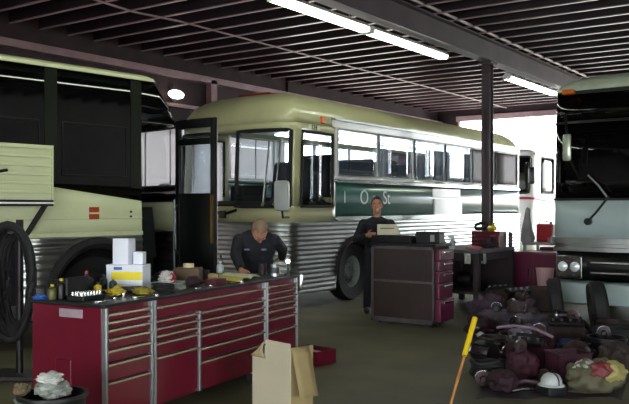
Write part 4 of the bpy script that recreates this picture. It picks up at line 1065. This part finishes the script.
single('pipe', m, mat('lilac_pipe', '8a7684', .35, .5, var=.2), hp(8.05, .36, .36), TH - R(25), 'lilac grey pipe resting over the dark plum engine block', 'pipe')
# anonymous iron parts, all alike
def scrap(d, u, z, rz, k):
    t = thing('machine_part', hp(d, u, z), rz, 'small dark oily iron part, one of many lying about the parts heap', 'machine part', 'small iron parts in the heap')
    MB().lathe([(0, -.09), (.035, -.09), (.05, -.06), (.05, .02), (.07, .03), (.07, .06), (.03, .07), (.02, .11), (0, .11)], (0, 0, .07), 16, 'X').build('casing', [oily, oily2][k % 2], t, smooth=True)
    MB().lathe([(.05, .03), (.072, .034), (.072, .056), (.05, .06), (.05, .03)], (0, 0, .07), 16, 'X').build('flange_ring', mat('worn_bright_ring', '7d767e', .25, .9, var=.3), t, smooth=True)
    return t
for k, (d, u, z) in enumerate([(10.15, .22, 0), (9.65, .2, 0), (9.7, .62, 0), (9.7, .84, 0), (9.05, .2, 0), (9.0, .55, 0), (8.95, .86, 0), (8.45, .24, 0), (8.45, .6, 0), (8.4, .86, 0), (7.85, .2, 0), (7.85, .58, 0), (7.75, .9, 0), (7.3, .55, 0), (10.45, .45, 0), (10.6, .34, 0), (10.5, .14, .22), (9.95, .40, .25), (9.35, .3, .2), (7.5, .30, .24), (8.1, .38, .28), (8.15, .48, .28), (9.35, .64, .28), (9.3, .75, .28), (7.55, .66, .03), (7.6, .76, .03), (10.3, .92, 0), (9.0, 1.08, 0), (8.6, .98, .2), (11.0, .34, .32), (11.2, .05, .34), (9.15, .42, 0), (8.05, .20, 0), (7.25, .03, 0), (8.75, .02, 0), (10.7, .2, 0), (10.9, .52, 0), (8.3, .66, 0)]):
    if k not in (15, 20, 25, 26, 30, 31, 32, 34, 35, 36): scrap(d, u, z, k * 1.3, k)
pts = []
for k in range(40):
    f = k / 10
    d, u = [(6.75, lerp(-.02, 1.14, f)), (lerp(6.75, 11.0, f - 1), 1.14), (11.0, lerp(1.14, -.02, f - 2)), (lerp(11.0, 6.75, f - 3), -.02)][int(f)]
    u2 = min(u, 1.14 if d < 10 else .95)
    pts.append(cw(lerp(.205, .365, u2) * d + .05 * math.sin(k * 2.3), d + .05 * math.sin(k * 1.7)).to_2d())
single('underlay', MB().prism(pts, .001, .006, 'Z'), mat('dark_base', '20151b', .6, var=.35, scale=5, bump=.2), (0, 0, 0), 0, 'dark plum tarpaulin added as a dark base under the parts heap', 'underlay', smooth=False)  # sheet added to keep the floor under the heap dark

# ------------------------------------------------------------------ people
skin = mat('skin', 'b07a62', .55, var=.06, scale=10)
hair_d = mat('dark_hair', '1d1612', .7, var=.3, scale=30)
hair_g = mat('thin_fair_hair', '7d6650', .7, var=.15, scale=30)
navy = mat('navy_work_shirt', '12151f', .85, var=.25, scale=12)
darkpants = mat('dark_trousers', '14161b', .9, var=.25, scale=12)
boot_m = mat('brown_boots', '3c2f28', .6, var=.2)
def limb(m, a, b, ra, rb, n=1):
    a, b = Vector(a), Vector(b)
    m.cyl(a, b, ra, rb, 14); m.ell(a, ra, sub=2); m.ell(b, rb, sub=2)
def fuse(m, name, material, parent, vox=.011, sm=6):
    o = m.build(name, material, None, smooth='full')
    md = o.modifiers.new('r', 'REMESH'); md.mode = 'VOXEL'; md.voxel_size = vox; md.use_smooth_shade = True
    md = o.modifiers.new('s', 'SMOOTH'); md.factor = .5; md.iterations = sm
    dg = bpy.context.evaluated_depsgraph_get(); me = bpy.data.meshes.new_from_object(o.evaluated_get(dg))
    o.modifiers.clear(); old = o.data; o.data = me; bpy.data.meshes.remove(old)
    for p in me.polygons: p.use_smooth = True
    if not me.materials: me.materials.append(material)
    o.parent = parent; return o
def hand(m, wrist, d, palm_n, thumb, curl):
    """wrist point, direction of the fingers, palm normal, thumb side"""
    w = Vector(wrist); d = Vector(d).normalized(); t = Vector(thumb); t = (t - d * t.dot(d)).normalized(); nrm = Vector(palm_n); nrm = (nrm - d * nrm.dot(d) - t * nrm.dot(t)).normalized()
    q = Matrix((d, t, nrm)).transposed()
    m.ell(w + d * .05, (.055, .042, .018), q)
    for k, L in enumerate((.075, .085, .08, .062)):
        b = w + d * .09 + t * (.032 - .021 * k); j1 = b + (d * math.cos(curl * .5) + nrm * math.sin(curl * .5)) * L * .45
        j2 = j1 + (d * math.cos(curl) + nrm * math.sin(curl)) * L * .33; j3 = j2 + (d * math.cos(curl * 1.5) + nrm * math.sin(curl * 1.5)) * L * .25
        limb(m, w + d * .06 + t * (.026 - .017 * k), b, .0105, .0105); limb(m, b, j1, .0105, .0095); limb(m, j1, j2, .0095, .009); limb(m, j2, j3, .009, .008)
    b = w + d * .025 + t * .035; j = b + (d * .6 + t * .75 + nrm * .25).normalized() * .04; e = j + (d * .85 + t * .3 + nrm * .4).normalized() * .032
    limb(m, w + d * .02 + t * .01, b, .016, .014); limb(m, b, j, .014, .011); limb(m, j, e, .011, .009)
def head(m, c, q, s=1.):
    """c = centre of the skull; q = 3x3 rotation whose x column is the way the face looks"""
    f = lambda v: Vector(c) + q @ (Vector(v) * s)
    m.ell(f((0, 0, .02)), (.098 * s, .078 * s, .115 * s), q, 3)
    m.ell(f((.025, 0, -.055)), (.068 * s, .058 * s, .07 * s), q, 3)
    m.ell(f((.065, 0, -.095)), (.026 * s, .03 * s, .022 * s), q)
    limb(m, f((.095, 0, .012)), f((.118, 0, -.028)), .010 * s, .015 * s)
    for sd in (-1, 1):
        m.ell(f((.0, sd * .08, -.01)), (.02 * s, .011 * s, .033 * s), q)
        m.ell(f((.115, sd * .01, -.034)), .009 * s)
        m.ell(f((.066, sd * .038, -.035)), (.026 * s, .024 * s, .024 * s), q)
    m.ell(f((.086, 0, .035)), (.018 * s, .05 * s, .012 * s), q)
    m.ell(f((.088, 0, -.066)), (.014 * s, .026 * s, .008 * s), q); m.ell(f((.086, 0, -.078)), (.013 * s, .022 * s, .008 * s), q)
    return f
def face_bits(root, c, q, s, brow):
    f = lambda v: Vector(c) + q @ (Vector(v) * s)
    for sd in (-1, 1):
        e = MB().ell(f((.083, sd * .032, .008)), .0125 * s).build('eye', mat('eye_white', 'c9c3bb', .3, var=.02), root, smooth='full')
        MB().ell(f((.0925, sd * .032, .008)), .0065 * s).build('iris', mat('dark_iris', '1c120c', .3), e, smooth='full')
        MB().tube([f((.098, sd * .015, .034)), f((.098, sd * .034, .04)), f((.084, sd * .054, .032))], .005 * s, 6).build('eyebrow', brow, root, smooth=True)
    MB().tube([f((.092, -.024, -.072)), f((.102, 0, -.0715)), f((.092, .024, -.072))], .004 * s, 6).build('lips', mat('lip', '7c4238', .5), root, smooth=True)
def hairs(root, c, q, s, m, low, bald=False):
    f = lambda v: Vector(c) + q @ (Vector(v) * s)
    b = MB(); b.ell((0, 0, 0), 1., sub=4); kill = []
    for v in b.bm.verts:
        x, y, z = v.co
        bad = (x > .42 and z < .62) or (z < low and x > -.15) or z < -.55
        if bald: bad = (z > .42) or (x > .25) or z < -.5
        if bad: kill.append(v)
    bmesh.ops.delete(b.bm, geom=kill, context='VERTS')
    for v in b.bm.verts:
        n = 1 + .035 * NZ.noise(v.co * 9); v.co = f((v.co.x * .108 * n - .003, v.co.y * .087 * n, v.co.z * .126 * n + .02))
    return b.build('hair', m, root, smooth='full', solid=.008)
def rotYZ(yaw, pitch):
    return (Matrix.Rotation(yaw, 3, 'Z') @ Matrix.Rotation(pitch, 3, 'Y'))

# --- the man leaning on the far end of the red row (local x = the way he faces)
pl = onz(257, 8.66, 0)
P1 = thing('person', pl, R(-52), 'fair haired person in a navy work shirt leaning over the red cabinets, looking down', 'person')
body = MB(); shirt = MB(); pants = MB()
pel = Vector((-.10, 0, .93)); chest = Vector((.12, 0, 1.22)); neck = Vector((.24, .0, 1.36)); hc = Vector((.36, .04, 1.375))
qh = rotYZ(R(8), R(66))
head(body, hc, qh); limb(body, neck - Vector((.03, 0, .04)), hc - Vector((.05, 0, .03)), .06, .058)
def torso(m, g):
    q = Matrix.Rotation(R(38), 3, 'Y')
    m.ell(pel, (.13 + g, .165 + g, .13 + g)); m.ell(pel.lerp(chest, .35), (.135 + g, .17 + g, .16 + g), q); m.ell(pel.lerp(chest, .7), (.13 + g, .185 + g, .16 + g), q)
    m.ell(chest, (.125 + g, .20 + g, .14 + g), q); m.ell(chest.lerp(neck, .55), (.09 + g, .17 + g, .075 + g), q)
torso(body, 0); torso(shirt, .014)
arms = {-1: (Vector((.20, -.205, 1.27)), Vector((.29, -.33, 1.08)), Vector((.50, -.24, 1.0))), 1: (Vector((.20, .205, 1.27)), Vector((.24, .33, 1.10)), Vector((.44, .27, 1.01)))}
TOPZ = .975
for sd, (sh, el, wr) in arms.items():
    pass
# hands rest on the cabinet: left on the magazine, right on the near edge
iv1 = (Matrix.Translation(pl) @ Matrix.Rotation(R(-52), 4, 'Z')).inverted()
hR = iv1 @ atz(241, 270, .985); hL = iv1 @ atz(282, 258, 1.02)
hR = Vector((hR.x, hR.y, .985)); hL = Vector((hL.x, hL.y, 1.02))
for sd, hd in ((-1, hR), (1, hL)):
    sh = Vector((.18, sd * .185, 1.27)); fo = (hd - sh); mid = sh.lerp(hd, .5) + Vector((-.05, sd * .05, .0)); 
    el = mid
    for m, g in ((body, 0), (shirt, .014)):
        limb(m, sh, el, .056 + g, .045 + g); limb(m, el, el.lerp(hd, .86), .045 + g, .033 + g)
    limb(body, el, hd, .043, .027)
    d = (hd - el); d.z *= .3
    hand(body, hd, d, (0, 0, -1), (0, -sd, 0), .35)
for sd in (-1, 1):
    hip = pel + Vector((0, sd * .09, -.05)); kn = Vector((-.06, sd * .11, .50)); an = Vector((-.12, sd * .12, .09))
    for m, g in ((body, 0), (pants, .016)):
        limb(m, hip, kn, .088 + g, .062 + g); limb(m, kn, an if m is body else an, .06 + g, .042 + g)
    limb(body, an + Vector((0, 0, -.04)), an + Vector((.14, 0, -.05)), .036, .03)
    b = MB(); b.ell((an.x + .05, an.y, .05), (.14, .05, .05), sub=3); b.ell((an.x - .01, an.y, .09), (.06, .052, .06))
    for v in b.bm.verts: v.co.z = max(0.001, v.co.z)
    b.build('boot', boot_m, P1, smooth='full')
pants.ell(pel + Vector((0, 0, -.02)), (.145, .178, .13))
bo = fuse(body, 'body', skin, P1, .008, 4)
fuse(shirt, 'shirt', navy, P1, .011, 5); fuse(pants, 'trousers', darkpants, P1, .012, 5)
face_bits(P1, hc, qh, 1., hair_g); hairs(P1, hc, qh, 1., hair_g, .1)
q = Matrix.Translation(chest) @ Matrix.Rotation(R(38), 4, 'Y')
for y in (-.10, .08):
    MB().ell((.135, y, .045), (.014, .032, .013), sub=2, M=q).build('name_patch', mat('patch', '5a6072', .7), P1, smooth='full')

# --- the man standing behind the brown backed cabinet
p2 = Vector((-6.27, 10.50, 0))
P2 = thing('person', p2, R(-57), 'dark haired person in a dark shirt standing behind the brown backed cabinet', 'person')
body = MB(); shirt = MB(); pants = MB()
hc = Vector((.03, 0, 1.64)); qh = rotYZ(R(-4), R(4))
head(body, hc, qh); limb(body, (-.01, 0, 1.42), (.0, 0, 1.56), .062, .056)
def torso2(m, g):
    m.ell((-.02, 0, .98), (.125 + g, .175 + g, .13 + g)); m.ell((.0, 0, 1.12), (.135 + g, .175 + g, .16 + g)); m.ell((-.005, 0, 1.27), (.125 + g, .19 + g, .15 + g))
    m.ell((-.015, 0, 1.39), (.085 + g, .185 + g, .07 + g)); m.ell((-.01, 0, 1.43), (.065 + g, .11 + g, .05 + g))
torso2(body, 0); torso2(shirt, .014)
for sd in (-1, 1):
    sh = Vector((-.02, sd * .205, 1.37)); el = Vector((.06, sd * .315, 1.13)); hd = Vector((.30, sd * .15, 1.20))
    for m, g in ((body, 0), (shirt, .014)):
        limb(m, sh, el, .058 + g, .046 + g); limb(m, el, el.lerp(hd, .82), .046 + g, .034 + g)
    limb(body, el, hd, .043, .027)
    hand(body, hd, (.8, -sd * .5, .1), (0, -sd, 0), (0, 0, 1), .7)
    hip = Vector((-.02, sd * .09, .93)); kn = Vector((.02, sd * .13, .50)); an = Vector((-.02, sd * .15, .09))
    for m, g in ((body, 0), (pants, .018)):
        limb(m, hip, kn, .09 + g, .062 + g); limb(m, kn, an, .06 + g, .042 + g)
    limb(body, an + Vector((0, 0, -.04)), an + Vector((.14, 0, -.05)), .036, .03)
    b = MB(); b.ell((an.x + .05, an.y, .05), (.14, .05, .055), sub=3); b.ell((an.x - .01, an.y, .09), (.06, .052, .06))
    for v in b.bm.verts: v.co.z = max(0.001, v.co.z)
    b.build('boot', boot_m, P2, smooth='full')
pants.ell((-.02, 0, .96), (.14, .188, .13))
fuse(body, 'body', skin, P2, .008, 4); fuse(shirt, 'shirt', navy, P2, .011, 5); fuse(pants, 'trousers', darkpants, P2, .012, 5)
face_bits(P2, hc, qh, 1., hair_d); hairs(P2, hc, qh, 1., hair_d, .12)
# ------------------------------------------------------------------ light and film
wd = bpy.data.worlds.new('sky'); SC.world = wd; wd.use_nodes = True
nt = wd.node_tree; bg = nt.nodes['Background']
bg.inputs['Color'].default_value = (.93, .97, 1.0, 1); bg.inputs['Strength'].default_value = 12.0
SC.view_settings.view_transform = 'Standard'; SC.view_settings.look = 'None'
SC.view_settings.gamma = 1; SC.view_settings.use_curve_mapping = False
SC.view_settings.exposure = 0.0
SC.cycles.use_denoising = True
SC.cycles.max_bounces = 10; SC.cycles.transparent_max_bounces = 16
SC.cycles.sample_clamp_indirect = 6
